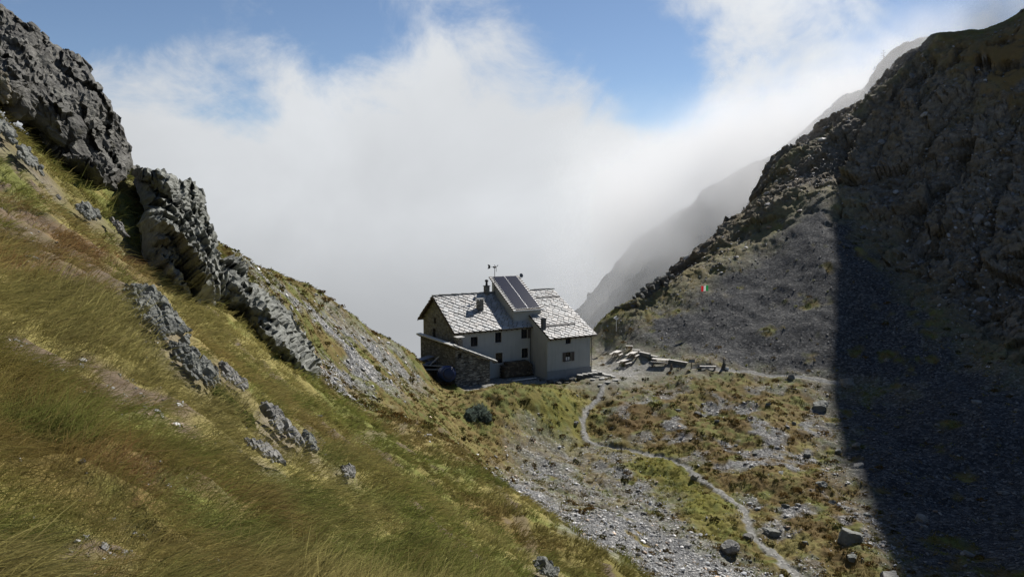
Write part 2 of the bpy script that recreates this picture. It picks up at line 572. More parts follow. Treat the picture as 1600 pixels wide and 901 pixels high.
def masks(x, y):
    """weights of the ground covers at plan positions"""
    sc = .035 * np.hypot(x, y)
    wx = x + fbm2(x / 2.2, y / 2.2, 3, 31) * sc * .9
    wy = y + fbm2(x / 2.2, y / 2.2, 3, 41) * sc * .9
    out = np.zeros(len(x)); bz = np.zeros(len(x))
    nr_ = np.hypot(x, y) < 60
    for q in OUTZ: out[nr_] = np.maximum(out[nr_], q.soft(x[nr_], y[nr_]))
    for q in BAREZ: bz[nr_] = np.maximum(bz[nr_], q.soft(wx[nr_], wy[nr_]))
    n1 = fbm2(x / 3., y / 3., 4, 3); n2 = fbm2(x / 1.1, y / 1.1, 3, 9); n3 = fbm2(x / 9., y / 9., 3, 19)
    z = {k: q.soft(wx, wy) for k, q in Z.items()}
    scree = np.zeros(len(x))
    scree = np.maximum(scree, z['left_scree'] * smooth(-.28, .1, n1 + .25 * n2 + .12))
    for k, t in (('gully', -.48), ('streak', -.6), ('fan', -.34), ('streak2', -.45)):
        scree = np.maximum(scree, z[k] * smooth(t - .12, t + .12, n1 * .8 + .4 * n2))
    scree = np.maximum(scree, z['cone'] * smooth(-.62, -.3, n1))
    scree = np.maximum(scree, z['shade'] * smooth(-.55, -.2, n1))
    scree = np.maximum(scree, z['mixed'] * smooth(-.08, .28, n1 + .3 * n2 + .35 * n3) * .9)
    scree = scree * (1 - z['lush'])
    z['rock'] = np.maximum(z['rock'], CRESTZ.soft(x, y, 1.5))
    rock = z['rock'] * (1 - .9 * z['top_grass'] * smooth(-.25, .1, n1 + n2 * .5)) * (1 - .8 * z['crest_band'])
    rock = np.maximum(rock, .8 * smooth(.2, .8, out))
    scree = np.maximum(scree * (1 - rock), .35 * z['crest_band'] * smooth(.0, .3, n1))
    pn = fbm2(x / .8, y / .8, 2, 51) * .35
    pm = 1 - smooth(.16, .46, dpoly(x, y, PATH_MAIN) * (1 - .25 * smooth(60, 50, y)) + pn)
    pr = 1 - smooth(.32, .62, dpoly(x, y, PATH_RIGHT) + pn * .6)
    pl = (1 - smooth(.12, .3, dpoly(x, y, PATH_LEFT) + pn * .4)) * .75
    path = np.maximum(pm, pr)
    a, b = hut_local(x, y)
    yard = (1 - smooth(-.5, 1.2, np.maximum(np.maximum(-12.0 - a, a - 8.2), np.maximum(-1.2 - b, b - 15.5))))
    path = np.maximum(path, np.maximum(z['terrace'] * smooth(-.6, -.3, n2), yard))
    near = 1 - smooth(24, 42, np.hypot(x, y) + 6 * n1)
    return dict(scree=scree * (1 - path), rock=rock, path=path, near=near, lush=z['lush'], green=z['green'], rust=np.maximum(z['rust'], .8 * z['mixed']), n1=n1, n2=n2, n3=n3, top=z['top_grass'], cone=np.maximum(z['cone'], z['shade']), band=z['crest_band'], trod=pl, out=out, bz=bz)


def veg_color(x, y, m):
    """colour of the plants: olive, straw, rust and dark moss in patches"""
    olive = np.array([.098, .106, .029]); green = np.array([.082, .09, .026]); straw = np.array([.175, .145, .058]); rust = np.array([.105, .07, .026]); bright = np.array([.122, .122, .02])
    n = len(x)
    dil_ = np.clip(m['bz'] * 1.0 + (.42) * smooth(-.05, .3, fbm2(x / 5 + 9, y / 5, 3, 171)) * m['near'], 0, 1)
    a = fbm2(x / 1.7, y / 1.7, 4, 61); b = fbm2(x / 4.2 + 5, y / 4.2, 4, 67); c = fbm2(x / .6, y / .6, 3, 71)
    col = np.tile(olive, (n, 1))

    def mx(w, k):
        nonlocal col
        w = np.clip(w, 0, 1)[:, None]; col = col * (1 - w) + k * w
    mx(smooth(-.02, .32, a) * .8, green)
    mx(smooth(.02, .26, b + .3 * c) * .62, straw)
    mx(smooth(-.02, .3, -b + .35 * c) * .45 * m['near'], rust)
    mx(dil_ * smooth(-.35, .15, c) * .85, np.array([.115, .066, .03]))
    far = 1 - m['near']
    mx(far * smooth(-.25, .2, c + .3 * a) * .65, rust)
    mx(m['rust'] * smooth(-.4, .2, a), rust * .85)
    mx(m['green'] * smooth(-.4, .1, c) * .8, bright)
    mx(m['lush'] * smooth(-.5, -.1, c) * .85, bright)
    mx(m['top'] * .8, np.array([.15, .095, .035]))
    mx(m['band'] * .6, np.array([.15, .13, .045]))
    return col * (1.32 + .48 * m['near'])[:, None]


def bare(x, y, m):
    """earth showing between the grass on the near slope"""
    a = fbm2(x / 1.3 + 3, y / 1.9, 4, 81)
    return np.maximum(smooth(.26, .42, a + .12 * m['n3']) * m['near'], np.maximum(m['trod'] * .8, np.maximum(m['out'] * .3, m['bz'] * smooth(-.3, .1, a + .5 * m['n2']) * .9)))


def relief(x, y, m):
    """height of small forms added to the smooth ground"""
    d = np.hypot(x, y)
    nearf = m['near']
    out = fbm2(x / 6, y / 6, 3, 101) * (.9 * smooth(8, 60, d) + .12)
    out = out + fbm2(x / 1.1, y / 1.1, 3, 107) * (.16 * nearf + .28 * (1 - nearf)) * (1 - m['path']) * (1 - .6 * m['scree'])
    tus = np.abs(fbm2(x / .55, y / .55, 2, 113))
    out = out + (.10 - tus) * (.28 * nearf + .3 * (1 - nearf) * smooth(30, 60, d)) * (1 - m['path']) * (1 - m['scree'])
    out = out - m['path'] * .12 * (1 - m['lush'])
    flat = np.clip(m['path'], 0, 1)
    return out * (1 - .85 * flat)


# ------------------------------------------------------------------ terrain mesh
SV = np.concatenate([np.linspace(-1.35, -.74, 90, endpoint=False), np.arange(-.74, .78, .00135), np.linspace(.781, 1.6, 130)])
QV = np.concatenate([np.linspace(math.log(1.1), math.log(40), 520, endpoint=False), np.linspace(math.log(40), math.log(165), 640), np.linspace(math.log(166), math.log(235), 40)])
_S, _Q = np.meshgrid(SV, QV, indexing='ij')
gx = (_S * np.exp(_Q)).ravel(); gy = np.exp(_Q).ravel()
GM = masks(gx, gy)
gz = zbase(gx, gy) + relief(gx, gy, GM)
gp = np.stack([gx, gy, gz], 1)
# rock face: blocky displacement along the slope normal, ribs running up the slope
rm = np.where((GM['rock'] > .02) & (gy > 40))[0]
if len(rm):
    p = gp[rm]
    ribdir = np.array([.52, .30, .80])
    along = p @ ribdir
    pr_ = p - np.outer(along, ribdir) * .55
    d1 = crag(pr_ / 8.5, 201); d2 = crag(pr_ / 3.2, 202); d3 = crag(p / 1.3, 203)
    disp = d1 * 3.0 + d2 * 1.6 + d3 * .65 + fbm3(p / 14, 3, 204) * 2.4 - 1.0
    nrm = np.array([-.55, -.5, .55])
    gp[rm] += np.outer(disp * GM['rock'][rm], nrm)
nS, nQ = len(SV), len(QV)
idx = np.arange(nS * nQ).reshape(nS, nQ)
tfaces = np.stack([idx[:-1, :-1].ravel(), idx[1:, :-1].ravel(), idx[1:, 1:].ravel(), idx[:-1, 1:].ravel()], 1)
vcol = veg_color(gx, gy, GM)
gbare = bare(gx, gy, GM)
TERR_ATTR = {'Mask': np.stack([GM['scree'], GM['rock'], GM['path'], gbare], 1), 'Aux': np.stack([GM['near'], GM['cone'], GM['n1'] + .5, GM['top']], 1)}

# height lookup with all the relief, for setting things on the ground
GP = gp.reshape(nS, nQ, 3)


def ground(x, y):
    x = np.atleast_1d(np.asarray(x, float)); y = np.atleast_1d(np.asarray(y, float))
    a = np.interp(x / y, SV, np.arange(nS)); b = np.interp(np.log(y), QV, np.arange(nQ))
    i = np.clip(a.astype(int), 0, nS - 2); j = np.clip(b.astype(int), 0, nQ - 2); fa = a - i; fb = b - j
    z = GP[:, :, 2]
    return (z[i, j] * (1 - fa) + z[i + 1, j] * fa) * (1 - fb) + (z[i, j + 1] * (1 - fa) + z[i + 1, j + 1] * fa) * fb


def gnormal(x, y):
    e = .25 + .006 * np.asarray(y)
    dx = (zbase(x + e, y) - zbase(x - e, y)) / (2 * e); dy = (zbase(x, y + e) - zbase(x, y - e)) / (2 * e)
    n = np.stack([-dx, -dy, np.ones_like(dx)], -1)
    return n / np.linalg.norm(n, axis=-1, keepdims=True)


def spot(u, v):
    """a point standing on the ground seen at a photo pixel"""
    p = hit(u, v)[0]
    return float(p[0]), float(p[1]), float(ground(p[0], p[1])[0])


def ground_mat():
    m = NT('ground')
    tc = m.n('ShaderNodeTexCoord'); ob = tc.outputs['Object']
    vc = m.n('ShaderNodeVertexColor', layer_name='Col')
    ma = m.n('ShaderNodeAttribute', attribute_name='Mask'); ax = m.n('ShaderNodeAttribute', attribute_name='Aux')
    sep = m.n('ShaderNodeSeparateColor'); m.l(ma.outputs['Color'], sep.inputs[0])
    sea = m.n('ShaderNodeSeparateColor'); m.l(ax.outputs['Color'], sea.inputs[0])
    scree, rock, path = sep.outputs[0], sep.outputs[1], sep.outputs[2]
    bare_ = ma.outputs['Alpha']
    near, cone = sea.outputs[0], sea.outputs[1]
    big = m.noise(.35, 5, .6, ob); fine = m.noise(6., 5, .65, ob); mid = m.noise(1.6, 5, .6, ob)
    # plants
    veg = m.mix(fine.outputs[0], (.35, .35, .33), (1.25, 1.2, 1.1))
    veg = m.mix(1.0, vc.outputs['Color'], veg, 'MULTIPLY')
    earth = m.mix(fine.outputs[0], (.06, .042, .027), (.17, .13, .092))
    c = m.mix(bare_, veg, earth)
    # stones
    vo = m.n('ShaderNodeTexVoronoi', i_Scale=4.2); m.l(ob, vo.inputs['Vector'])
    vo2 = m.n('ShaderNodeTexVoronoi', i_Scale=1.9); m.l(ob, vo2.inputs['Vector'])
    hs = m.n('ShaderNodeSeparateColor'); m.l(vo.outputs['Color'], hs.inputs[0])
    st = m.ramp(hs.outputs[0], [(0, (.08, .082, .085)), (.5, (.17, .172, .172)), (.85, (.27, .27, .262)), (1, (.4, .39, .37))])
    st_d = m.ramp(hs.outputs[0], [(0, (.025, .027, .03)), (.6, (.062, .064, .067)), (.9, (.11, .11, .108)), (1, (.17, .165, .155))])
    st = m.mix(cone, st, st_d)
    edge = m.n('ShaderNodeTexVoronoi', i_Scale=4.2, feature='DISTANCE_TO_EDGE'); m.l(ob, edge.inputs['Vector'])
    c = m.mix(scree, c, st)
    # rock
    rk = m.ramp(mid.outputs[0], [(.25, (.07, .06, .05)), (.5, (.16, .138, .11)), (.75, (.26, .225, .175))])
    li = m.ramp(big.outputs[0], [(.45, 0.), (.62, 1.)])
    rk = m.mix(m.math('MULTIPLY', li, .45), rk, (.12, .095, .05))
    c = m.mix(rock, c, rk)
    pa = m.ramp(hs.outputs[1], [(0, (.12, .12, .112)), (.6, (.2, .198, .185)), (1, (.34, .335, .315))])
    pa = m.mix(m.math('MULTIPLY', fine.outputs[0], .8), pa, (.15, .145, .128))
    c = m.mix(path, c, pa)
    b = m.n('ShaderNodeBsdfPrincipled', i_Roughness=.9)
    b.inputs['Specular IOR Level'].default_value = .15
    m.l(c, b.inputs['Base Color'])
    h = m.math('ADD', m.math('MULTIPLY', fine.outputs[0], .12), m.math('MULTIPLY', m.math('MINIMUM', edge.outputs[0], .12), m.math('MULTIPLY', scree, 1.2)))
    h = m.math('ADD', h, m.math('MULTIPLY', m.math('MULTIPLY', mid.outputs[0], rock), .9))
    h = m.math('ADD', h, m.math('MULTIPLY', hs.outputs[1], m.math('MULTIPLY', scree, .12)))
    bp = m.n('ShaderNodeBump', i_Strength=.9, i_Distance=.6); m.l(h, bp.inputs['Height']); m.l(bp.outputs[0], b.inputs['Normal'])
    return m.out(b.outputs[0])


GROUND_MAT = ground_mat()
terrain = mesh_np('mountain_terrain', gp, tfaces, GROUND_MAT, smooth_=True, colors=vcol, attrs=TERR_ATTR)
terrain.data.polygons.foreach_set('use_smooth', ~(GM['rock'][tfaces[:, 0]] > .35))
tag(terrain, 'steep grassy and stony mountain pass with rock face on the right', 'terrain', kind='structure')
# ------------------------------------------------------------------ materials of the building
def plaster_mat():
    m = NT('lime_plaster')
    tc = m.n('ShaderNodeTexCoord'); ob = tc.outputs['Object']
    a = m.noise(.5, 5, .6, ob); b = m.noise(5, 5, .65, ob)
    st = m.n('ShaderNodeMapping'); m.l(ob, st.inputs['Vector']); st.inputs['Scale'].default_value = (2.2, 2.2, .18)
    s = m.noise(1.2, 4, .6, st.outputs[0])
    c = m.mix(a.outputs[0], (.315, .318, .298), (.42, .422, .395))
    c = m.mix(m.math('MULTIPLY', m.ramp(s.outputs[0], [(.5, 0.), (.75, 1.)]), .35), c, (.22, .216, .195))
    c = m.mix(m.math('MULTIPLY', m.ramp(b.outputs[0], [(.6, 0.), (.72, 1.)]), .25), c, (.24, .22, .19))
    p = m.n('ShaderNodeBsdfPrincipled', i_Roughness=.92); p.inputs['Specular IOR Level'].default_value = .1
    m.l(c, p.inputs['Base Color'])
    bp = m.n('ShaderNodeBump', i_Strength=.35, i_Distance=.03); m.l(b.outputs[0], bp.inputs['Height']); m.l(bp.outputs[0], p.inputs['Normal'])
    return m.out(p.outputs[0])


def masonry_mat(name, tones, scale=(2.6, 2.6, 6.5), mortar=(.10, .095, .085), thick=.07):
    m = NT(name)
    tc = m.n('ShaderNodeTexCoord'); mp = m.n('ShaderNodeMapping'); m.l(tc.outputs['Object'], mp.inputs['Vector']); mp.inputs['Scale'].default_value = scale
    wob = m.noise(1.3, 3, .6, tc.outputs['Object'])
    ad = m.n('ShaderNodeVectorMath', operation='ADD'); m.l(mp.outputs[0], ad.inputs[0])
    sc = m.n('ShaderNodeVectorMath', operation='SCALE', i_Scale=1.1); m.l(wob.outputs['Color'], sc.inputs[0]); m.l(sc.outputs[0], ad.inputs[1])
    v = m.n('ShaderNodeTexVoronoi', i_Scale=1.); m.l(ad.outputs[0], v.inputs['Vector'])
    e = m.n('ShaderNodeTexVoronoi', i_Scale=1., feature='DISTANCE_TO_EDGE'); m.l(ad.outputs[0], e.inputs['Vector'])
    h = m.n('ShaderNodeSeparateColor'); m.l(v.outputs['Color'], h.inputs[0])
    c = m.ramp(h.outputs[0], [(0, tones[0]), (.5, tones[1]), (1, tones[2])])
    k = m.ramp(e.outputs[0], [(0, 0.), (thick, 1.)])
    c = m.mix(k, mortar, c)
    p = m.n('ShaderNodeBsdfPrincipled', i_Roughness=.9); p.inputs['Specular IOR Level'].default_value = .15
    m.l(c, p.inputs['Base Color'])
    hh = m.math('ADD', m.math('MULTIPLY', k, .06), m.math('MULTIPLY', h.outputs[1], .04))
    bp = m.n('ShaderNodeBump', i_Strength=.9, i_Distance=.8); m.l(hh, bp.inputs['Height']); m.l(bp.outputs[0], p.inputs['Normal'])
    return m.out(p.outputs[0])


def slate_mat():
    m = NT('stone_slate')
    vc = m.n('ShaderNodeVertexColor', layer_name='Col'); tc = m.n('ShaderNodeTexCoord')
    n = m.noise(3.5, 6, .65, tc.outputs['Object']); l = m.noise(1.1, 5, .7, tc.outputs['Object'])
    c = m.mix(1., vc.outputs['Color'], m.mix(n.outputs[0], (.7, .69, .67), (1.2, 1.2, 1.18)), 'MULTIPLY')
    c = m.mix(m.math('MULTIPLY', m.ramp(l.outputs[0], [(.58, 0.), (.7, 1.)]), .5), c, (.17, .15, .10))
    p = m.n('ShaderNodeBsdfPrincipled', i_Roughness=.55); p.inputs['Specular IOR Level'].default_value = .4
    m.l(c, p.inputs['Base Color'])
    bp = m.n('ShaderNodeBump', i_Strength=.5, i_Distance=.05); m.l(n.outputs[0], bp.inputs['Height']); m.l(bp.outputs[0], p.inputs['Normal'])
    return m.out(p.outputs[0])


def panel_mat():
    m = NT('photovoltaic_cells')
    tc = m.n('ShaderNodeTexCoord')
    br = m.n('ShaderNodeTexBrick', i_Scale=1., offset=0., squash=1.)
    m.l(tc.outputs['UV'], br.inputs['Vector'])
    br.inputs['Color1'].default_value = (.008, .010, .024, 1); br.inputs['Color2'].default_value = (.010, .012, .03, 1); br.inputs['Mortar'].default_value = (.035, .037, .05, 1)
    br.inputs['Mortar Size'].default_value = .006; br.inputs['Brick Width'].default_value = .16; br.inputs['Row Height'].default_value = .16
    p = m.n('ShaderNodeBsdfPrincipled', i_Roughness=.22); p.inputs['Specular IOR Level'].default_value = .22; m.l(br.outputs[0], p.inputs['Base Color'])
    return m.out(p.outputs[0])


M_PLASTER = plaster_mat()
M_GABLE = masonry_mat('rough_gable_masonry', ((.115, .112, .103), (.18, .176, .163), (.25, .245, .228)), (2.4, 2.4, 4.5), (.17, .163, .143), .1)
M_STONE = masonry_mat('dry_stone_masonry', ((.075, .072, .068), (.16, .155, .14), (.33, .32, .29)), (2.2, 2.2, 6.5), (.025, .024, .022), .09)
M_CHIM = masonry_mat('chimney_masonry', ((.12, .115, .1), (.2, .19, .165), (.3, .285, .25)), (4, 4, 8), (.12, .11, .1), .08)
M_SLATE = slate_mat()
M_PV = panel_mat()
M_ALU = simple_mat('aluminium', (.62, .63, .64), .35, .08, 4, .85)
M_STEEL = simple_mat('dull_steel', (.10, .105, .11), .5, .2, 6, .6)
M_BLACK = simple_mat('black_iron', (.02, .02, .022), .5, .3, 8, .3)
M_TIMBER = simple_mat('dark_timber', (.07, .052, .036), .85, .35, 6, 0, .3, 30)
M_SHUT = simple_mat('shutter_paint', (.075, .06, .05), .7, .3, 5)
M_SURR = simple_mat('window_surround', (.43, .42, .385), .9, .15, 4)
M_GLASS = simple_mat('dark_window_glass', (.012, .014, .018), .08, .2, 2, 0, 0, 1, .6)
M_CURT = simple_mat('net_curtain', (.62, .6, .56), .9, .15, 9)
M_PLINTH = simple_mat('plinth_cement', (.23, .235, .235), .9, .22, 2, 0, .3, 12)
M_WHITE = simple_mat('white_trim', (.72, .71, .68), .6, .1, 4)
M_WOOD = simple_mat('weathered_wood', (.52, .495, .455), .8, .3, 5, 0, .3, 24)
M_WOOD_DK = simple_mat('brown_wood', (.13, .095, .065), .8, .35, 5, 0, .3, 24)
M_BLUE = simple_mat('blue_plastic', (.014, .032, .115), .45, .35, 2.2)
M_BLUE_DK = simple_mat('dark_blue_plastic', (.012, .02, .06), .4, .2, 3)
M_BLUEGREY = simple_mat('blue_grey_sheet', (.16, .18, .235), .6, .25, 3)


def wall_panel(mb, x0, x1, z0, z1, y, holes, depth=.18):
    """upright wall facing -y with real openings and reveals"""
    xs = sorted({x0, x1} | {h[0] for h in holes} | {h[1] for h in holes}); zs = sorted({z0, z1} | {h[2] for h in holes} | {h[3] for h in holes})
    for i in range(len(xs) - 1):
        for j in range(len(zs) - 1):
            cx = (xs[i] + xs[i + 1]) / 2; cz = (zs[j] + zs[j + 1]) / 2
            if any(h[0] < cx < h[1] and h[2] < cz < h[3] for h in holes): continue
            mb.add([(xs[i], y, zs[j]), (xs[i + 1], y, zs[j]), (xs[i + 1], y, zs[j + 1]), (xs[i], y, zs[j + 1])], [(0, 1, 2, 3)])
    for a, b, c, d in holes:
        mb.add([(a, y, c), (b, y, c), (b, y + depth, c), (a, y + depth, c)], [(0, 1, 2, 3)])
        mb.add([(a, y, d), (b, y, d), (b, y + depth, d), (a, y + depth, d)], [(3, 2, 1, 0)])
        mb.add([(a, y, c), (a, y, d), (a, y + depth, d), (a, y + depth, c)], [(3, 2, 1, 0)])
        mb.add([(b, y, c), (b, y, d), (b, y + depth, d), (b, y + depth, c)], [(0, 1, 2, 3)])


def clip_rect(poly, L, S):
    for ax, lim, sg in ((0, 0, 1), (0, L, -1), (1, 0, 1), (1, S, -1)):
        out = []
        for i in range(len(poly)):
            p, q = poly[i], poly[(i + 1) % len(poly)]
            dp = (p[ax] - lim) * sg; dq = (q[ax] - lim) * sg
            if dp >= 0: out.append(p)
            if (dp >= 0) != (dq >= 0):
                t = dp / (dp - dq); out.append((p[0] + (q[0] - p[0]) * t, p[1] + (q[1] - p[1]) * t))
        poly = out
        if len(poly) < 3: return []
    return poly


def slates(name, parent, p0, ex, es, L, S, size=.66, seed=0, thick=.06, label=None, tone=1.):
    """big stone slates laid as overlapping diamonds: p0 lower left corner, ex along the eave, es up the slope"""
    r = np.random.default_rng(seed)
    ex = np.array(ex, float); ex /= np.linalg.norm(ex); es = np.array(es, float); es /= np.linalg.norm(es); en = np.cross(ex, es)
    p0 = np.array(p0, float)
    th = math.radians(40)
    d1 = (math.cos(th), -math.sin(th)); d2 = (math.sin(th), math.cos(th))      # along a course and up across it
    mb = MB(); Cc = []
    R_ = int((L + S) / size) + 3
    for j in range(-R_, R_):
        x = -(L + S) - r.uniform(0, size)
        while x < L + S:
            w_ = size * r.uniform(.75, 1.45); x += w_
            a0, a1 = x - w_ + .03, x - .03
            y0 = j * size * .92 - r.uniform(0, .07); y1 = y0 + size * 1.0 - .0
            c = [(a0, y0 + r.uniform(-.03, .03)), (a1, y0 + r.uniform(-.03, .03)), (a1, y1), (a0, y1)]
            q = [(u * d1[0] + v * d2[0], u * d1[1] + v * d2[1]) for u, v in c]
            q = clip_rect(q, L + r.uniform(-.02, .06), S)
            q = [k for i, k in enumerate(q) if math.hypot(k[0] - q[i - 1][0], k[1] - q[i - 1][1]) > .02]
            if len(q) < 3: continue
            ar = abs(sum(q[i - 1][0] * q[i][1] - q[i][0] * q[i - 1][1] for i in range(len(q)))) / 2
            if ar < .03: continue
            t = thick * r.uniform(.7, 1.5); tl = r.uniform(-.012, .012); lf = r.uniform(0, .02)
            vs = []
            for up in (0, 1):
                for a, s_ in q:
                    across = (a * d2[0] + s_ * d2[1] - y0) / size
                    vs.append(p0 + ex * a + es * s_ + en * (.012 + lf + .075 * max(0, 1 - across) + tl * a + (t if up else 0) - tl * q[0][0]))
            n = len(q)
            mb.add(vs, [tuple(range(n))[::-1], tuple(range(n, 2 * n))] + [(k, (k + 1) % n, n + (k + 1) % n, n + k) for k in range(n)])
            g = float(np.clip(r.normal(.345, .045), .22, .46)) * tone
            tint = r.uniform(-.012, .016)
            Cc += [(g + tint, g, g - tint * .8, 1)] * (2 * n)
    o = mb.build(name, M_SLATE, parent)
    at_ = o.data.attributes.new('Col', 'FLOAT_COLOR', 'POINT'); at_.data.foreach_set('color', np.array(Cc, np.float32).ravel())
    if label: o['label'] = label
    return o


hut = empty('mountain_hut', tuple(HUT), TH, 'large grey stone mountain hut with slate roofs on the saddle below the fog', 'house')
RY, RZ = 10.2, 10.2          # ridge
ME, MZ = 4.12, 6.45          # main front wall, wall top
WZ = 5.3
BY, BZ = 14.35, 7.15
XW0, XG = 6.81, -11.06
zs_main = (RZ - MZ) / (RY - ME)
zs_wing = (RZ - WZ) / RY

# walls
win_main = [(-8.95, -7.95, 4.3, 5.55), (-5.4, -4.45, 4.5, 5.85), (-1.45, -.5, 4.72, 5.95), (-5.35, -4.3, 1.75, 3.15), (-1.4, -.4, 2.1, 3.4)]
mb = MB()
wall_panel(mb, XG, 0, -.4, MZ, ME, win_main)
mb.add([(XG, ME, MZ), (0, ME, MZ), (0, RY, RZ - .02), (XG, RY, RZ - .02)], [(0, 1, 2, 3)])
mb.add([(XG, RY, RZ - .02), (0, RY, RZ - .02), (0, BY, BZ), (XG, BY, BZ)], [(0, 1, 2, 3)])
mb.add([(XG, BY, -3), (0, BY, -3), (0, BY, BZ), (XG, BY, BZ)], [(3, 2, 1, 0)])
wall_main = mb.build('front_wall', M_PLASTER, hut)
mb = MB()
gw = [(5.9 - .0, 0)]
# gable end with two small openings, in the plane x = XG
holes_g = [(10.5 - .38, 10.5 + .38, 6.65, 7.45), (10.75 - .5, 10.75 + .5, 4.75, 5.95)]


def gable_top(y):
    return MZ + (y - ME) * zs_main if y <= RY else RZ - (y - RY) * (RZ - BZ) / (BY - RY)


ys = sorted({ME, RY, BY} | {h[0] for h in holes_g} | {h[1] for h in holes_g})
for i in range(len(ys) - 1):
    a, b = ys[i], ys[i + 1]
    segs = [(-.4, None)]
    cut = sorted([h for h in holes_g if h[0] <= a + 1e-6 and h[1] >= b - 1e-6], key=lambda h: h[2])
    z0 = -.4
    for h in cut:
        mb.add([(XG, b, z0), (XG, a, z0), (XG, a, h[2]), (XG, b, h[2])], [(0, 1, 2, 3)]); z0 = h[3]
    mb.add([(XG, b, z0), (XG, a, z0), (XG, a, gable_top(a) - .02), (XG, b, gable_top(b) - .02)], [(0, 1, 2, 3)])
for a, b, c, d in holes_g:
    e = XG + .2
    mb.add([(XG, a, c), (XG, b, c), (e, b, c), (e, a, c)], [(0, 1, 2, 3)]); mb.add([(XG, a, d), (XG, b, d), (e, b, d), (e, a, d)], [(0, 1, 2, 3)])
    mb.add([(XG, a, c), (XG, a, d), (e, a, d), (e, a, c)], [(0, 1, 2, 3)]); mb.add([(XG, b, c), (XG, b, d), (e, b, d), (e, b, c)], [(0, 1, 2, 3)])
gable = mb.build('gable_wall', M_GABLE, hut)
gable['label'] = 'rough brown stone gable wall'
win_wing = [(2.85, 3.65, 4.25, 5.05), (2.85, 3.7, 1.95, 3.15)]
mb = MB()
wall_panel(mb, 0, XW0, -.4, WZ, 0, win_wing)
for x, rev in ((0, False), (XW0, True)):
    q = [(x, 0, -.4), (x, 0, WZ), (x, RY, RZ - .02), (x, BY, BZ), (x, BY, -3), (x, ME, -3)]
    mb.add(q, [(0, 1, 2, 3, 4, 5) if not rev else (5, 4, 3, 2, 1, 0)])
mb.add([(0, BY, -3), (XW0, BY, -3), (XW0, BY, BZ), (0, BY, BZ)], [(3, 2, 1, 0)])
mb.add([(0, 0, WZ), (XW0, 0, WZ), (XW0, RY, RZ - .02), (0, RY, RZ - .02)], [(0, 1, 2, 3)])
mb.add([(0, RY, RZ - .02), (XW0, RY, RZ - .02), (XW0, BY, BZ), (0, BY, BZ)], [(0, 1, 2, 3)])
mb.build('wing_wall', M_PLASTER, hut)
mb = MB()
mb.span(-.05, XW0 + .06, -.06, -.003, -.5, .93).span(XW0 + .003, XW0 + .06, -.003, 8, -.5, .93)
mb.build('plinth', M_PLINTH, hut)

# roofs: boarding with slates on top
def roof_plane(name, x0, x1, ye, ze, yr, zr, seed, label=None, tone=1., row=.55):
    es = (0, yr - ye, zr - ze); S = math.hypot(yr - ye, zr - ze)
    up = np.array([0, -(zr - ze), yr - ye]) / S * (1 if yr > ye else -1)
    mb = MB()
    a = np.array([x0, ye, ze]); b = np.array([x1, ye, ze]); c = np.array([x1, yr, zr]); d = np.array([x0, yr, zr])
    t = up * .1
    mb.add([a, b, c, d, a + t, b + t, c + t, d + t], [(0, 1, 2, 3), (7, 6, 5, 4), (0, 4, 5, 1), (1, 5, 6, 2), (2, 6, 7, 3), (3, 7, 4, 0)])
    board = mb.build(name, M_TIMBER, hut)
    if label: board['label'] = label
    if yr > ye: slates('slates', board, a + t, (1, 0, 0), es, x1 - x0, S, .66, seed, tone=tone)
    else: slates('slates', board, b + t, (-1, 0, 0), es, x1 - x0, S, .66, seed, tone=tone)
    return board


def on_main(y): return MZ + .03 + (y - ME) * zs_main
def on_wing(y): return WZ + .03 + y * zs_wing


OV = .55
roof_plane('main_roof', XG - .45, .0, ME - OV, on_main(ME - OV), RY, RZ + .03, 3, 'lower slate roof of the long front')
rw_ = roof_plane('wing_roof', .003, XW0 + .6, -OV, on_wing(-OV), RY, RZ + .05, 5, 'longer slate roof over the projecting wing')
roof_plane('rear_roof', XG - .45, XW0 + .6, BY + .9, BZ - .55, RY, RZ + .02, 9)
# fold lines where the wing roof steps
M_STEP = simple_mat('dark_slate', (.12, .115, .11), .7, .3, 5)
for ys_, x0, x1 in ((2.0, .6, 5.6), (8.3, 2.4, 7.35)):
    z_ = on_wing(ys_) + .17
    mb = MB()
    for k in range(9):
        xa = x0 + (x1 - x0) * k / 9; xb = x0 + (x1 - x0) * (k + 1) / 9 - .03
        mb.box(((xa + xb) / 2, ys_, z_ + .05), (xb - xa, .55, .2), rx=math.atan(zs_wing) * .55)
    mb.build('slate_step', M_STEP, hut)
# ridge stones
r = random.Random(4); mb = MB(); x = XG - .45
while x < XW0 + .5:
    wv = r.uniform(.45, .8)
    mb.box((x + wv / 2, RY, RZ + .27 + r.uniform(-.03, .03)), (wv - .03, .5, .12), ry=r.uniform(-.04, .04)); x += wv
mb.build('ridge_stones', simple_mat('ridge_slate', (.2, .195, .185), .7, .3, 3), hut)
# rafter ends under the eaves
mb = MB()
for x in np.arange(XG + .1, -.2, .78):
    MB().bar((x, ME + .1, on_main(ME + .1) - .1), (x, ME - OV + .04, on_main(ME - OV + .04) - .1), .13, .15).build('rafter_end', M_TIMBER, hut)
for x in np.arange(.25, XW0 + .3, .78):
    MB().bar((x, .1, on_wing(.1) - .1), (x, -OV + .04, on_wing(-OV + .04) - .1), .13, .15).build('rafter_end', M_TIMBER, hut)
for y in (ME + .1, 6.2, 8.2, RY - .1, 12.2, 14.0):
    zz = (on_main(y) if y <= RY else RZ - (y - RY) * (RZ - BZ) / (BY - RY)) - .2
    MB().bar((XG + .1, y, zz), (XG - .42, y, zz), .16, .18).build('purlin_end', M_TIMBER, hut)
mb = MB()   # boards along the gable edges
for (ya, yb) in ((ME - OV, RY), (BY + .9, RY)):
    za = on_main(ya) if ya < RY else BZ - .55
    mb.bar((XG - .48, ya, za - .02), (XG - .48, yb, RZ - .02), .05, .2)
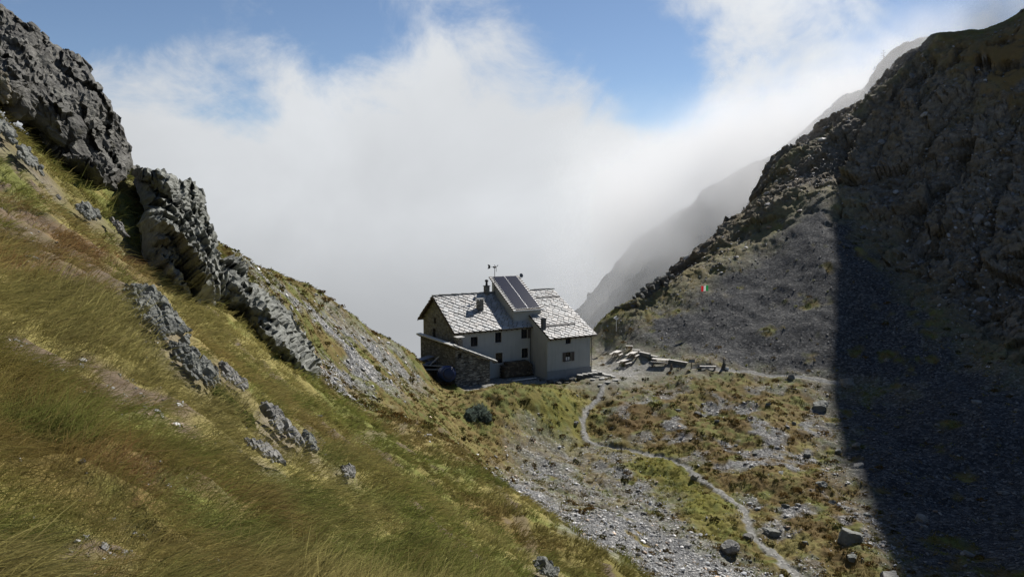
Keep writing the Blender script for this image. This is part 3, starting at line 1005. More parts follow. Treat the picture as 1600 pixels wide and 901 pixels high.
mb.build('verge_board', M_TIMBER, hut)


def window(x0, x1, z0, z1, y, bars=(1, 1), shutters=(), curtain=False, surround=True, label=None):
    wd = MB()
    t = .06
    yi = y + .1
    wd.span(x0 + .003, x0 + t, yi, yi + .06, z0 + .003, z1 - .003).span(x1 - t, x1 - .003, yi, yi + .06, z0 + .003, z1 - .003)
    wd.span(x0 + t, x1 - t, yi, yi + .06, z0 + .003, z0 + t).span(x0 + t, x1 - t, yi, yi + .06, z1 - t, z1 - .003)
    for k in range(bars[0]):
        xm = x0 + (x1 - x0) * (k + 1) / (bars[0] + 1); wd.span(xm - .025, xm + .025, yi + .005, yi + .05, z0 + t, z1 - t)
    f = wd.build('window', M_SHUT, hut)
    if label: f['label'] = label
    MB().span(x0 + .003, x1 - .003, yi + .062, yi + .072, z0 + .003, z1 - .003).build('pane', M_GLASS, f)
    MB().span(x0 + .002, x1 - .002, y + .003, y + .175, z0 - .01, z0 + .002).span(x0 - .1, x1 + .1, y - .09, y - .003, z0 - .09, z0 - .01).build('sill', M_SURR, f)
    if surround:
        s = MB(); k = .12
        s.span(x0 - k, x0 - .003, y - .022, y - .003, z0 - .008, z1 + k).span(x1 + .003, x1 + k, y - .022, y - .003, z0 - .008, z1 + k).span(x0, x1, y - .022, y - .003, z1 + .003, z1 + k)
        s.build('surround', M_SURR, f)
    if curtain:
        MB().span(x0 + .14, (x0 + x1) / 2 - .06, yi + .045, yi + .058, z0 + .12, z0 + .55).span((x0 + x1) / 2 + .06, x1 - .14, yi + .045, yi + .058, z0 + .12, z0 + .55).build('curtain', M_CURT, f)
    for sd_ in shutters:
        w_ = (x1 - x0) * .52
        s = MB()
        a, b = (x0 - w_ - .04, x0 - .04) if sd_ < 0 else (x1 + .04, x1 + w_ + .04)
        s.span(a, b, y - .075, y - .03, z0, z1)
        for zz in (z0 + .2, z1 - .2): s.span(a + .03, b - .03, y - .098, y - .077, zz - .05, zz + .05)
        s.build('shutter', M_SHUT, f)
    return f


for i, h in enumerate(win_main):
    window(*h, ME, (1, 1), (1,) if i == 2 else (), surround=i != 2)
window(*win_wing[0], 0, (1, 0), surround=False)
window(*win_wing[1], 0, (1, 1), (-1, 1), True, surround=False, label='shuttered window with a pale net curtain')
for a, b, c, d in holes_g:   # gable openings
    f = MB().span(XG + .1, XG + .15, a + .003, a + .07, c + .003, d - .003).span(XG + .1, XG + .15, b - .07, b - .003, c + .003, d - .003).span(XG + .1, XG + .15, a + .07, b - .07, d - .07, d - .003).span(XG + .1, XG + .15, (a + b) / 2 - .03, (a + b) / 2 + .03, c + .003, d - .07).build('window', M_SHUT, hut)
    MB().span(XG + .155, XG + .165, a, b, c, d).build('pane', M_GLASS, f)

# dormer with the photovoltaic roof
DX0, DX1 = -2.6, 2.2
DY0, DZ0, DY1, DZ1 = 4.5, 8.5, 10.9, 12.3
ds = (DZ1 - DZ0) / (DY1 - DY0)
mb = MB()
yb = 11.0
poly = [(DY0 + .12, 6.6), (DY0 + .12, DZ0 - .06), (DY1 - .25, DZ1 - .28), (DY1 - .25, 8.6)]
mb.prism(poly, DX0 + .28, DX1 - .28)
dorm = mb.build('dormer', M_PLASTER, hut); dorm['label'] = 'raised roof box carrying the solar panels'
S = math.hypot(DY1 - DY0, DZ1 - DZ0); ua = math.atan(ds)
up = np.array([0, -math.sin(ua), math.cos(ua)]); el_ = np.array([0, math.cos(ua), math.sin(ua)])
b0 = np.array([DX0, DY0, DZ0]) - el_ * .25; S2 = S + .5
mb = MB(); e1 = np.array([DX1 - DX0, 0, 0])
q = [b0, b0 + e1, b0 + e1 + el_ * S2, b0 + el_ * S2]
mb.add(q + [v + up * .12 for v in q], [(0, 1, 2, 3), (7, 6, 5, 4), (0, 4, 5, 1), (1, 5, 6, 2), (2, 6, 7, 3), (3, 7, 4, 0)])
dr = mb.build('dormer_roof', M_TIMBER, hut)
M_PALE = simple_mat('pale_slate', (.52, .515, .5), .6, .2, 5)
for sx_ in (0, 1):     # pale slates showing along both edges, seen as dashes
    mb = MB()
    n = 17
    for k in range(n):
        s0 = S2 * k / n + .04; s1 = S2 * (k + 1) / n - .16
        xa = DX0 + .02 if sx_ == 0 else DX1 - .42
        q = [np.array([xa, 0, 0]), np.array([xa + .4, 0, 0])]
        base = np.array([0, b0[1], b0[2]])
        vs = [base + q[0] + el_ * s0 + up * .17, base + q[1] + el_ * s0 + up * .17, base + q[1] + el_ * s1 + up * .13, base + q[0] + el_ * s1 + up * .13]
        mb.add([v - up * .04 for v in vs] + vs, [(0, 1, 2, 3), (7, 6, 5, 4), (0, 4, 5, 1), (1, 5, 6, 2), (2, 6, 7, 3), (3, 7, 4, 0)])
    mb.build('edge_slates', M_PALE, dr)
mb = MB()
mb.bar(b0 + np.array([0, 0, 0]) + up * .1 - el_ * .04, b0 + e1 + up * .1 - el_ * .04, .1, .16)
mb.build('gutter', M_WHITE, dr)
pw = (DX1 - DX0 - 1.0) / 2
for k in range(2):
    xa = DX0 + .48 + k * (pw + .04)
    o0 = np.array([xa, b0[1], b0[2]]) + el_ * .28 + up * .2
    ex1 = np.array([pw, 0, 0]); L = S2 - .42
    q = [o0, o0 + ex1, o0 + ex1 + el_ * L, o0 + el_ * L]
    mb = MB(); mb.add([v - up * .04 for v in q] + q, [(0, 1, 2, 3), (7, 6, 5, 4), (0, 4, 5, 1), (1, 5, 6, 2), (2, 6, 7, 3), (3, 7, 4, 0)])
    fr = mb.build('solar_panel', M_ALU, hut)
    me = bpy.data.meshes.new('cells')
    i_ = .022
    cq = [o0 + ex1 * (i_ / pw) + el_ * i_, o0 + ex1 * (1 - i_ / pw) + el_ * i_, o0 + ex1 * (1 - i_ / pw) + el_ * (L - i_), o0 + ex1 * (i_ / pw) + el_ * (L - i_)]
    me.from_pydata([tuple(v + up * .006) for v in cq], [], [(0, 1, 2, 3)])
    uv = me.uv_layers.new(name='UVMap')
    for li, (a, b) in enumerate(((0, 0), (pw, 0), (pw, L), (0, L))): uv.data[li].uv = (a, b)
    me.materials.append(M_PV); link(bpy.data.objects.new('cells', me), fr)

# chimneys
def chimney(x, y, zb, zt, w_, d_, mat, cap='slab'):
    mb = MB(); mb.box((x, y, (zb + zt) / 2), (w_, d_, zt - zb))
    c = mb.build('chimney', mat, hut, bevel=.02)
    k = MB()
    if cap == 'slab':
        for i, j in ((-1, -1), (1, -1), (1, 1), (-1, 1)): k.box((x + i * (w_ / 2 - .09), y + j * (d_ / 2 - .09), zt + .11), (.12, .12, .215))
        k.box((x, y, zt + .26), (w_ + .3, d_ + .3, .08))
    elif cap == 'pot':
        k.box((x, y, zt + .045), (w_ + .16, d_ + .16, .085)).lathe((x, y, zt + .088), (0, 0, 1), [(0, .2), (.12, .15), (.5, .14), (.52, .22), (.66, .26), (.78, .18), (.82, .05)], 14)
    else:
        k.box((x, y, zt + .045), (w_ + .12, d_ + .12, .085))
    k.build('chimney_cap', simple_mat('cap_stone', (.27, .265, .25), .8, .25, 5) if cap == 'slab' else M_BLACK, c)
    return c


chimney(-3.55, 9.9, 9.5, 11.35, .62, .62, M_CHIM, 'pot')
chimney(-6.05, 7.1, 7.7, 9.75, .8, .62, M_CHIM, 'slab')
chimney(.35, 1.5, 5.6, 7.55, .5, .5, M_STEEL, 'plain')
mb = MB()       # flashing piled beside the middle chimney
mb.box((-7.0, 6.7, 8.27), (1.6, .5, .1), rx=.5, ry=-.18).box((-5.3, 6.55, 8.2), (1.4, .45, .09), rx=.5, ry=.1)
mb.build('chimney_flashing', simple_mat('dark_slate_flashing', (.10, .098, .095), .7, .3, 5), hut)
MB().tube((-.12, ME - .12, -.2), (-.12, ME - .12, MZ - .3), .05, n=8).build('downpipe', M_STEEL, hut)
MB().tube((XW0 + .1, -.1, .0), (XW0 + .1, -.1, WZ - .3), .05, n=8).build('downpipe', M_STEEL, hut)
mb = MB(); mb.tube((DX1 - .1, DY1 - .35, DZ1 - .2), (DX1 + .1, DY1 - .3, DZ1 + .18), .025, n=8).lathe((DX1 + .1, DY1 - .32, DZ1 + .22), (.1, -1, .25), [(0, .04), (.05, .2), (.1, .3), (.12, .31)], 16)
mb.build('satellite_dish', M_STEEL, hut)

# wind turbine on its mast
wt_ = empty('wind_turbine', tuple(HUT + np.array([*(EX * -2.45 + EY * 9.6), 9.7])), TH, 'small dark wind turbine on a thin mast behind the solar panels', 'wind turbine')
MB().tube((0, 0, 0), (0, 0, 4.15), .05, .04, 8).build('mast', M_STEEL, wt_)
h_ = MB().lathe((.18, 0, 4.22), (-1, 0, .05), [(0, .06), (.06, .13), (.3, .13), (.45, .07)], 12).bar((-.2, 0, 4.24), (-.75, 0, 4.32), .035).build('generator', M_BLACK, wt_)
mb = MB()
for k in range(3):
    t = k * 2.094 + .5
    c = Vector((-.0, math.cos(t), math.sin(t)))
    mb.bar(Vector((.24, 0, 4.22)) + c * .05, Vector((.24, 0, 4.22)) + c * .62, .02, .09)
mb.build('rotor', M_BLACK, wt_)
MB().add([(-.7, -.01, 4.1), (-1.1, -.01, 4.0), (-.98, -.01, 4.33), (-1.1, -.01, 4.66), (-.7, -.01, 4.52), (-.7, .01, 4.1), (-1.1, .01, 4.0), (-.98, .01, 4.33), (-1.1, .01, 4.66), (-.7, .01, 4.52)],
         [(0, 1, 2, 3, 4), (9, 8, 7, 6, 5), (0, 5, 6, 1), (1, 6, 7, 2), (2, 7, 8, 3), (3, 8, 9, 4), (4, 9, 5, 0)]).build('tail_vane', M_BLACK, wt_)

# stone shed: a lean-to along the gable that turns the corner into the yard
shed = empty('stone_shed', tuple(HUT), TH, 'low dry stone shed with a single pitched slate roof in front of the gable', 'shed')
SA, SB, SY0, SY1, SZH = -12.5, -7.75, 1.22, 12.0, 4.9
ssl = (4.95 - 2.5) / (12.5 - 6.7)


def s_top(x): return SZH - (x - SA) * ssl


mb = MB()
hx0, hx1, hz0, hz1 = -12.2, -11.65, 3.65, 4.15
xs_ = [SA, hx0, hx1, SB]
for i in range(3):
    x0, x1 = xs_[i], xs_[i + 1]
    if i == 1:
        mb.add([(x0, SY0, -1.5), (x1, SY0, -1.5), (x1, SY0, hz0), (x0, SY0, hz0)], [(0, 1, 2, 3)])
        mb.add([(x0, SY0, hz1), (x1, SY0, hz1), (x1, SY0, s_top(x1)), (x0, SY0, s_top(x0))], [(0, 1, 2, 3)])
    else:
        mb.add([(x0, SY0, -1.5), (x1, SY0, -1.5), (x1, SY0, s_top(x1)), (x0, SY0, s_top(x0))], [(0, 1, 2, 3)])
d_ = SY0 + .45
mb.add([(hx0, SY0, hz0), (hx1, SY0, hz0), (hx1, d_, hz0), (hx0, d_, hz0)], [(0, 1, 2, 3)]); mb.add([(hx0, SY0, hz1), (hx1, SY0, hz1), (hx1, d_, hz1), (hx0, d_, hz1)], [(3, 2, 1, 0)])
mb.add([(hx0, SY0, hz0), (hx0, SY0, hz1), (hx0, d_, hz1), (hx0, d_, hz0)], [(3, 2, 1, 0)]); mb.add([(hx1, SY0, hz0), (hx1, SY0, hz1), (hx1, d_, hz1), (hx1, d_, hz0)], [(0, 1, 2, 3)])
mb.add([(hx0, d_, hz0), (hx1, d_, hz0), (hx1, d_, hz1), (hx0, d_, hz1)], [(0, 1, 2, 3)])
mb.add([(SB, SY0, -1.5), (SB, ME - .04, -1.5), (SB, ME - .04, s_top(SB)), (SB, SY0, s_top(SB))], [(0, 1, 2, 3)])
ew = mb.build('end_wall', M_STONE, shed); ew['label'] = 'grey dry stone end wall with a small square opening'
mb = MB()
mb.add([(SA, SY1, -2.5), (SA, SY0, -2.5), (SA, SY0, SZH), (SA, SY1, SZH)], [(0, 1, 2, 3)])
mb.add([(SA, SY1, -2.5), (SA, SY1, SZH), (XG - .04, SY1, s_top(XG)), (XG - .04, SY1, -2.5)], [(0, 1, 2, 3)])
sw = mb.build('side_wall', masonry_mat('brown_rubble_masonry', ((.09, .088, .08), (.15, .147, .134), (.22, .215, .198)), (2.2, 2.2, 4.5), (.05, .048, .042), .09), shed); sw['label'] = 'rough brown side wall under the rafters'
mb = MB()
for x0, x1, y0, y1 in ((SA - .4, -6.7, SY0 - .42, ME - .06), (SA - .4, XG - .06, ME - .06, SY1 + .5)):
    q = [(x0, y0, s_top(x0) + .05), (x1, y0, s_top(x1) + .05), (x1, y1, s_top(x1) + .05), (x0, y1, s_top(x0) + .05)]
    mb.add(q + [(a_, b_, c_ + .1) for a_, b_, c_ in q], [(0, 1, 2, 3), (7, 6, 5, 4), (0, 4, 5, 1), (1, 5, 6, 2), (2, 6, 7, 3), (3, 7, 4, 0)])
srf = mb.build('roof', M_TIMBER, shed)
cs_ = math.sqrt(1 + ssl * ssl)
slates('slates', srf, (-6.7, ME - .06, s_top(-6.7) + .15), (0, -1, 0), (-1, 0, ssl), ME - .06 - (SY0 - .42), (SA - .4 + 6.7) * -1 * cs_, .6, 15)
slates('slates', srf, (XG - .06, SY1 + .5, s_top(XG - .06) + .15), (0, -1, 0), (-1, 0, ssl), SY1 + .5 - (ME - .06), (XG - .06 - SA + .4) * cs_, .6, 16)
mb = MB()     # heavy edge slabs along the high side and down the end
for k in range(19):
    y = SY0 - .1 + k * .6; mb.box((SA - .2, y, s_top(SA - .2) + .24), (.6, .56, .12), ry=-.06 + random.Random(k).uniform(-.04, .04))
for k in range(9):
    x = SA - .05 + k * .66; mb.box((x, SY0 - .3, s_top(x) + .26), (.62, .7, .12), ry=math.atan(ssl) + random.Random(k).uniform(-.04, .04), rx=.1)
mb.build('edge_slabs', M_EDGE if 'M_EDGE' in globals() else simple_mat('edge_slab', (.5, .495, .47), .6, .2, 4), srf)
mb = MB()
for y in np.arange(SY0 + .1, SY1 + .3, .8): MB().bar((SA + .15, y, s_top(SA + .15) - .03), (SA - .38, y, s_top(SA - .38) - .03), .14, .15).build('rafter_end', M_TIMBER, shed)
for x in (SA + .25, SB + .5):
    MB().bar((x, SY0 + .1, s_top(x) - .04), (x, SY0 - .38, s_top(x) - .04), .16, .17).build('purlin_end', M_TIMBER, shed)
c_ = MB().box((-11.35, 2.5, 4.9), (.62, .7, 1.7)).build('chimney', M_CHIM, shed, bevel=.02)
mb = MB()
for i, j in ((-1, -1), (1, -1), (1, 1), (-1, 1)): mb.box((-11.35 + i * .22, 2.5 + j * .25, 5.84), (.12, .12, .175))
mb.box((-11.35, 2.5, 5.97), (1.05, 1.1, .09))
mb.build('chimney_cap', simple_mat('pale_cap_stone', (.42, .41, .39), .8, .2, 5), c_)


def hutp(x, y, z=None):
    p = HUT[:2] + EX * x + EY * y
    return (float(p[0]), float(p[1]), float(ground(p[0], p[1])[0]) if z is None else z)


# yard: stacked firewood against the front wall
wp = empty('woodpile', hutp(-2.6, 3.3, 0.0), TH, 'dark stack of split firewood against the front wall in the yard', 'woodpile')
r = random.Random(8)
mb = MB(); mk = MB()
for row in range(9):
    for kx in range(17):
        x = -2.15 + kx * .255 + (row % 2) * .12; z = .14 + row * .2
        if row > 6 and abs(x) > 1.5 + .2 * r.random(): continue
        rr = r.uniform(.095, .135)
        (mk if r.random() < .25 else mb).tube((x, -.55 + r.uniform(-.08, .05), z + .12), (x, .55, z + .12), rr, n=7)
mb.build('logs', simple_mat('old_logs', (.085, .065, .045), .9, .4, 6), wp); mk.build('fresh_logs', simple_mat('fresh_logs', (.16, .125, .085), .9, .3, 6), wp)
MB().bar((-2.4, -.3, .06), (2.4, -.3, .06), .12).bar((-2.4, .3, .06), (2.4, .3, .06), .12).build('bearers', M_TIMBER, wp)
pl = MB().box((0, 0, .06), (3.6, .28, .1), ry=.01).build('plank', M_WOOD, None); pl.location = hutp(-3.0, .8, .02); pl.rotation_euler = (0, 0, TH + .05)
tag(pl, 'long pale plank lying on the yard in front of the firewood', 'plank')
gb = empty('gas_cylinder', hutp(.55 - 1.1, 3.3, 0.0), TH, 'pale gas cylinder standing in the corner where the wing meets the front wall', 'gas cylinder')
MB().lathe((0, 0, .02), (0, 0, 1), [(0, .17), (.04, .19), (1.05, .19), (1.2, .12), (1.22, .05)], 16).build('tank', M_WHITE, gb, True)
MB().lathe((0, 0, 1.24), (0, 0, 1), [(0, .04), (.09, .05), (.1, .02)], 10).build('valve', M_STEEL, gb)

# blue tank and the boards beside it
tx, ty, tz = spot(697, 608)
B_ = at(697, 581, 87.6)
tk = empty('water_tank', (B_[0], B_[1], B_[2] - 1.45), TH - .35, 'round blue plastic water tank lying beside the shed wall', 'water tank')
ax_ = Vector((.15, -1, .18)).normalized()
MB().lathe(Vector((-.05, 1.3, 1.0)), ax_, [(0, .45), (.12, .85), (.3, .97), (.8, .97), (.84, 1.0), (.9, 1.0), (.94, .97), (1.5, .97), (1.54, 1.0), (1.6, 1.0), (1.64, .97), (1.8, .97), (1.97, .9), (2.1, .76)], 28).build('shell', M_BLUE, tk, True)
MB().lathe(Vector((-.05, 1.3, 1.0)) + ax_ * 2.1, ax_, [(0, .74), (.1, .7), (.14, .5), (.16, .1)], 28).build('lid', M_BLUE_DK, tk, True)
mb = MB()
c0 = Vector((-.05, 1.3, 1.0)) + ax_ * 2.12
sx_ = ax_.cross(Vector((0, 0, 1))).normalized(); sy_ = sx_.cross(ax_).normalized()
prev = None
for k in range(15):
    t = math.radians(20 + 150 * k / 14)
    q = c0 + sx_ * math.cos(t) * .77 + sy_ * math.sin(t) * .77
    if prev is not None: mb.bar(prev, q, .05)
    prev = q
mb.build('rim_strap', M_BLUEGREY, tk)
MB().bar((-.9, .3, .0), (.9, .3, .0), .18).bar((-.9, .95, .0), (.9, .95, .0), .18).build('cradle', M_TIMBER, tk)
for k, (u, v, y, L_, w_, rz, ry_, mat, lab, cat) in enumerate((
        (664, 559, 94, 2.3, 1.2, .75, -.12, M_BLUEGREY, 'wide blue grey sheet lying uppermost on the heap left of the tank', 'sheet'),
        (671, 566, 93.5, 2.4, .9, .7, -.12, M_BLUEGREY, 'narrower blue grey sheet half under the planks left of the tank', 'sheet'),
        (680, 562, 93, 1.9, .26, .2, -.75, M_WOOD, 'short brown plank propped up steeply between the shed and the sheets', 'plank'),
        (678, 571, 91, 2.6, .16, .1, .05, M_WOOD, 'upper of two thin pale poles lying behind the blue tank', 'pole'),
        (678, 577, 90.5, 2.6, .14, .06, .02, M_WOOD, 'lower of two thin pale poles lying behind the blue tank', 'pole'))):
    p = at(u, v, y)
    o = MB().box((0, 0, 0), (L_, w_, .06)).build(cat if cat != 'sheet' else 'metal_sheet', mat, None)
    o.location = p; o.rotation_euler = (0, ry_, rz); tag(o, lab, cat)
hp = MB()
r = random.Random(3)
for k in range(26):
    hp.box((r.uniform(-2.4, 2.2), r.uniform(-1.2, 1.2), r.uniform(-1.2, -.1)), (r.uniform(.5, 1.3), r.uniform(.4, .9), r.uniform(.2, .5)), rz=r.uniform(0, 3), ry=r.uniform(-.3, .3))
o = hp.build('rubble_heap', simple_mat('dark_rubble', (.05, .05, .05), .9, .4, 3), None); p = at(664, 562, 95); o.location = (p[0], p[1], p[2] - .15)
tag(o, 'dark heap of rubble under the sheets behind the hillside crest', 'rubble')
# ------------------------------------------------------------------ rock outcrops and boulders
def rock_mat(name, tones, lichen=(.22, .225, .19), moss=(.06, .055, .022)):
    m = NT(name)
    tc = m.n('ShaderNodeTexCoord'); ob = tc.outputs['Object']
    mp = m.n('ShaderNodeMapping'); m.l(ob, mp.inputs['Vector']); mp.inputs['Rotation'].default_value = (.5, .75, .2); mp.inputs['Scale'].default_value = (1.6, .5, 1.6)
    a = m.noise(.9, 6, .65, mp.outputs[0]); b = m.noise(7, 6, .7, mp.outputs[0]); l = m.noise(1.7, 6, .7, ob)
    c = m.ramp(a.outputs[0], [(.28, tones[0]), (.5, tones[1]), (.74, tones[2])])
    c = m.mix(m.math('MULTIPLY', m.ramp(l.outputs[0], [(.52, 0.), (.66, 1.)]), .7), c, lichen)
    c = m.mix(m.math('MULTIPLY', m.ramp(l.outputs[0], [(.3, 1.), (.4, 0.)]), .6), c, moss)
    c = m.mix(1., c, m.mix(b.outputs[0], (.5, .5, .5), (1.4, 1.4, 1.38)), 'MULTIPLY')
    p = m.n('ShaderNodeBsdfPrincipled', i_Roughness=.78); p.inputs['Specular IOR Level'].default_value = .35
    m.l(c, p.inputs['Base Color'])
    h = m.math('ADD', m.math('MULTIPLY', b.outputs[0], .35), a.outputs[0])
    bp = m.n('ShaderNodeBump', i_Strength=.9, i_Distance=.22); m.l(h, bp.inputs['Height']); m.l(bp.outputs[0], p.inputs['Normal'])
    return m.out(p.outputs[0])


M_ROCK = rock_mat('grey_green_rock', ((.07, .072, .067), (.15, .155, .14), (.25, .255, .232)))
M_ROCKD = rock_mat('dark_rock', ((.04, .039, .036), (.08, .077, .069), (.15, .146, .13)), (.18, .178, .155))
M_ROCKP = rock_mat('pale_rock', ((.10, .098, .09), (.18, .175, .162), (.29, .285, .27)), (.34, .33, .31))
M_ROCKG = rock_mat('grey_cliff_rock', ((.07, .072, .064), (.155, .16, .143), (.25, .256, .23)), (.29, .295, .255))


def outline_noise(poly, step, amp, seed):
    r = np.random.default_rng(seed)
    out = []
    n = len(poly)
    for i in range(n):
        a = np.array(poly[i], float); b = np.array(poly[(i + 1) % n], float)
        d = b - a; L = np.hypot(d[0], d[1]); k = max(1, int(L / step)); nn = np.array([-d[1], d[0]]) / max(L, 1e-6)
        for j in range(k):
            q = a + d * (j / k)
            if j: q = q + nn * np.clip(r.normal(0, amp), -2 * amp, 2 * amp)
            out.append((q[0], q[1]))
    return out


def block_templates(k, sub=4):
    """angular blocks: a ball cut by random planes, then roughened"""
    r = np.random.default_rng(99); res = []
    bm = bmesh.new(); bmesh.ops.create_icosphere(bm, subdivisions=sub, radius=1.)
    v0 = np.array([tuple(q.co) for q in bm.verts]); f0 = np.array([[q.index for q in f.verts] for f in bm.faces]); bm.free()
    for i in range(k):
        v = v0.copy()
        nn = [np.array(q, float) for q in ((1, 0, 0), (-1, 0, 0), (0, 1, 0), (0, -1, 0), (0, 0, 1), (0, 0, -1))]
        pl = [(q + r.normal(0, .2, 3), r.uniform(.5, .72)) for q in nn] + [(r.normal(0, 1, 3), r.uniform(.58, .85)) for _ in range(9)]
        for n_, d_ in pl:
            n_ = n_ / np.linalg.norm(n_)
            o_ = v @ n_ - d_
            v = v - np.outer(np.clip(o_, 0, None), n_)
        v = v * (1 + .10 * crag(v * 2.2 + i * 5.3, 400 + i) + .05 * crag(v * 6.5 + i, 440 + i) + .05 * fbm3(v * 9 + i, 2, 470 + i))[:, None]
        res.append(v)
    return np.array(res), f0


BT, BF = block_templates(10)
BT3, BF3 = block_templates(10, 3)


def outcrop(name, label, poly, depth, bulge, size, amp, mat, seed, step=3.2, group=None, back=None, cat='rock', edge=1.6, wn=.2, lay=.3, core=False, bpx=(9, 30), n=(60, 160), bed=(.45, .2, -.87), elong=1.7):
    """a crag: blocks of one bedding wedged together into one body, on a solid core where the sky stands behind"""
    parts = []
    if core:
        parts.append(crag_core(poly, depth, bulge, size, amp, seed, step, back, edge, wn, lay))
    r = np.random.default_rng(seed + 500)
    pl = np.array(poly, float); x0, y0 = pl.min(0); x1, y1 = pl.max(0)
    bz = np.array(bed, float); bz /= np.linalg.norm(bz)
    bx = np.cross(bz, (.2, 1, .15)); bx /= np.linalg.norm(bx); by = np.cross(bz, bx)
    dp = np.array(depth, float)
    big = max(n); done = []
    tmpl, tf = (BT, BF) if bpx[1] > 24 else (BT3, BF3)
    VV = []; FF = []; off = 0; CEN = []
    for phase, (cnt, lo, hi) in enumerate(((n[0], bpx[1] * .6, bpx[1]), (n[1], bpx[0], bpx[1] * .55))):
        k = 0; tries = 0
        while k < cnt and tries < cnt * 60:
            tries += 1
            u = r.uniform(x0, x1); v = r.uniform(y0, y1)
            if not inpoly(np.array([u]), np.array([v]), pl)[0]: continue
            de = dpoly(np.array([u]), np.array([v]), pl, True)[0]
            s = min(r.uniform(lo, hi), max(de * 1.25, lo * .45))
            if phase == 0 and any((u - q[0]) ** 2 + (v - q[1]) ** 2 < (.42 * (s + q[2])) ** 2 for q in done): continue
            done.append((u, v, s))
            w_ = 1. / (((dp[:, :2] - (u, v)) ** 2).sum(1) + 60.) ** 1.3
            Y = (w_ * dp[:, 2]).sum() / w_.sum()
            yh = hit(u, v)[0, 1]
            if core:
                Y = Y - (bulge * .55 * min(1, de / 30.)) if yh > 190 or yh > Y else min(Y - bulge * .4 * min(1, de / 30.), yh)
            else:
                if yh < 190:
                    vb = v
                    while vb < y1 + 2 and inpoly(np.array([u]), np.array([vb]), pl)[0]: vb += 2.
                    yf = hit(u, vb)[0, 1]; yf = yf if yf < 190 else yh
                    Y = yf + .62 * (yh - yf)
            R = s * Y / F * .5 * (1.22 if bpx[1] > 24 else 1.7)
            p = at(u, v, Y)
            vv = tmpl[r.integers(0, len(tmpl))] * np.array([r.uniform(.75, 1.15), r.uniform(.7, 1.1), r.uniform(1.0, elong)]) * R
            jx = r.normal(0, .16, 3)
            e3 = bz + bx * jx[0] + by * jx[1]; e3 /= np.linalg.norm(e3)
            e1 = bx + by * jx[2] * 1.5 - e3 * (e3 @ bx); e1 -= e3 * (e1 @ e3); e1 /= np.linalg.norm(e1); e2 = np.cross(e3, e1)
            cen = p + (gnormal(p[None, 0], p[None, 1])[0] * (R * .45 + (.12 if not core else 0)) if yh < 190 else np.array([0, 0, -R * .25]))
            if not core and CEN and min(np.linalg.norm(cen - q) / (R + b) for q, b in CEN) > (1.9 if bpx[1] > 24 else 1.25): done.pop(); continue
            CEN.append((cen, R))
            VV.append(vv[:, :1] * e1 + vv[:, 1:2] * e2 + vv[:, 2:] * e3 + cen)
            FF.append(tf + off); off += len(vv); k += 1
    V = np.concatenate(VV); T = np.concatenate(FF)
    if parts:
        T = np.concatenate([parts[0][1], T + len(parts[0][0])]); V = np.concatenate([parts[0][0], V])
    ctr = V.mean(0)
    o = mesh_np(name, V - ctr, T, mat, None, False)
    o.location = ctr
    return tag(o, label, cat, group)


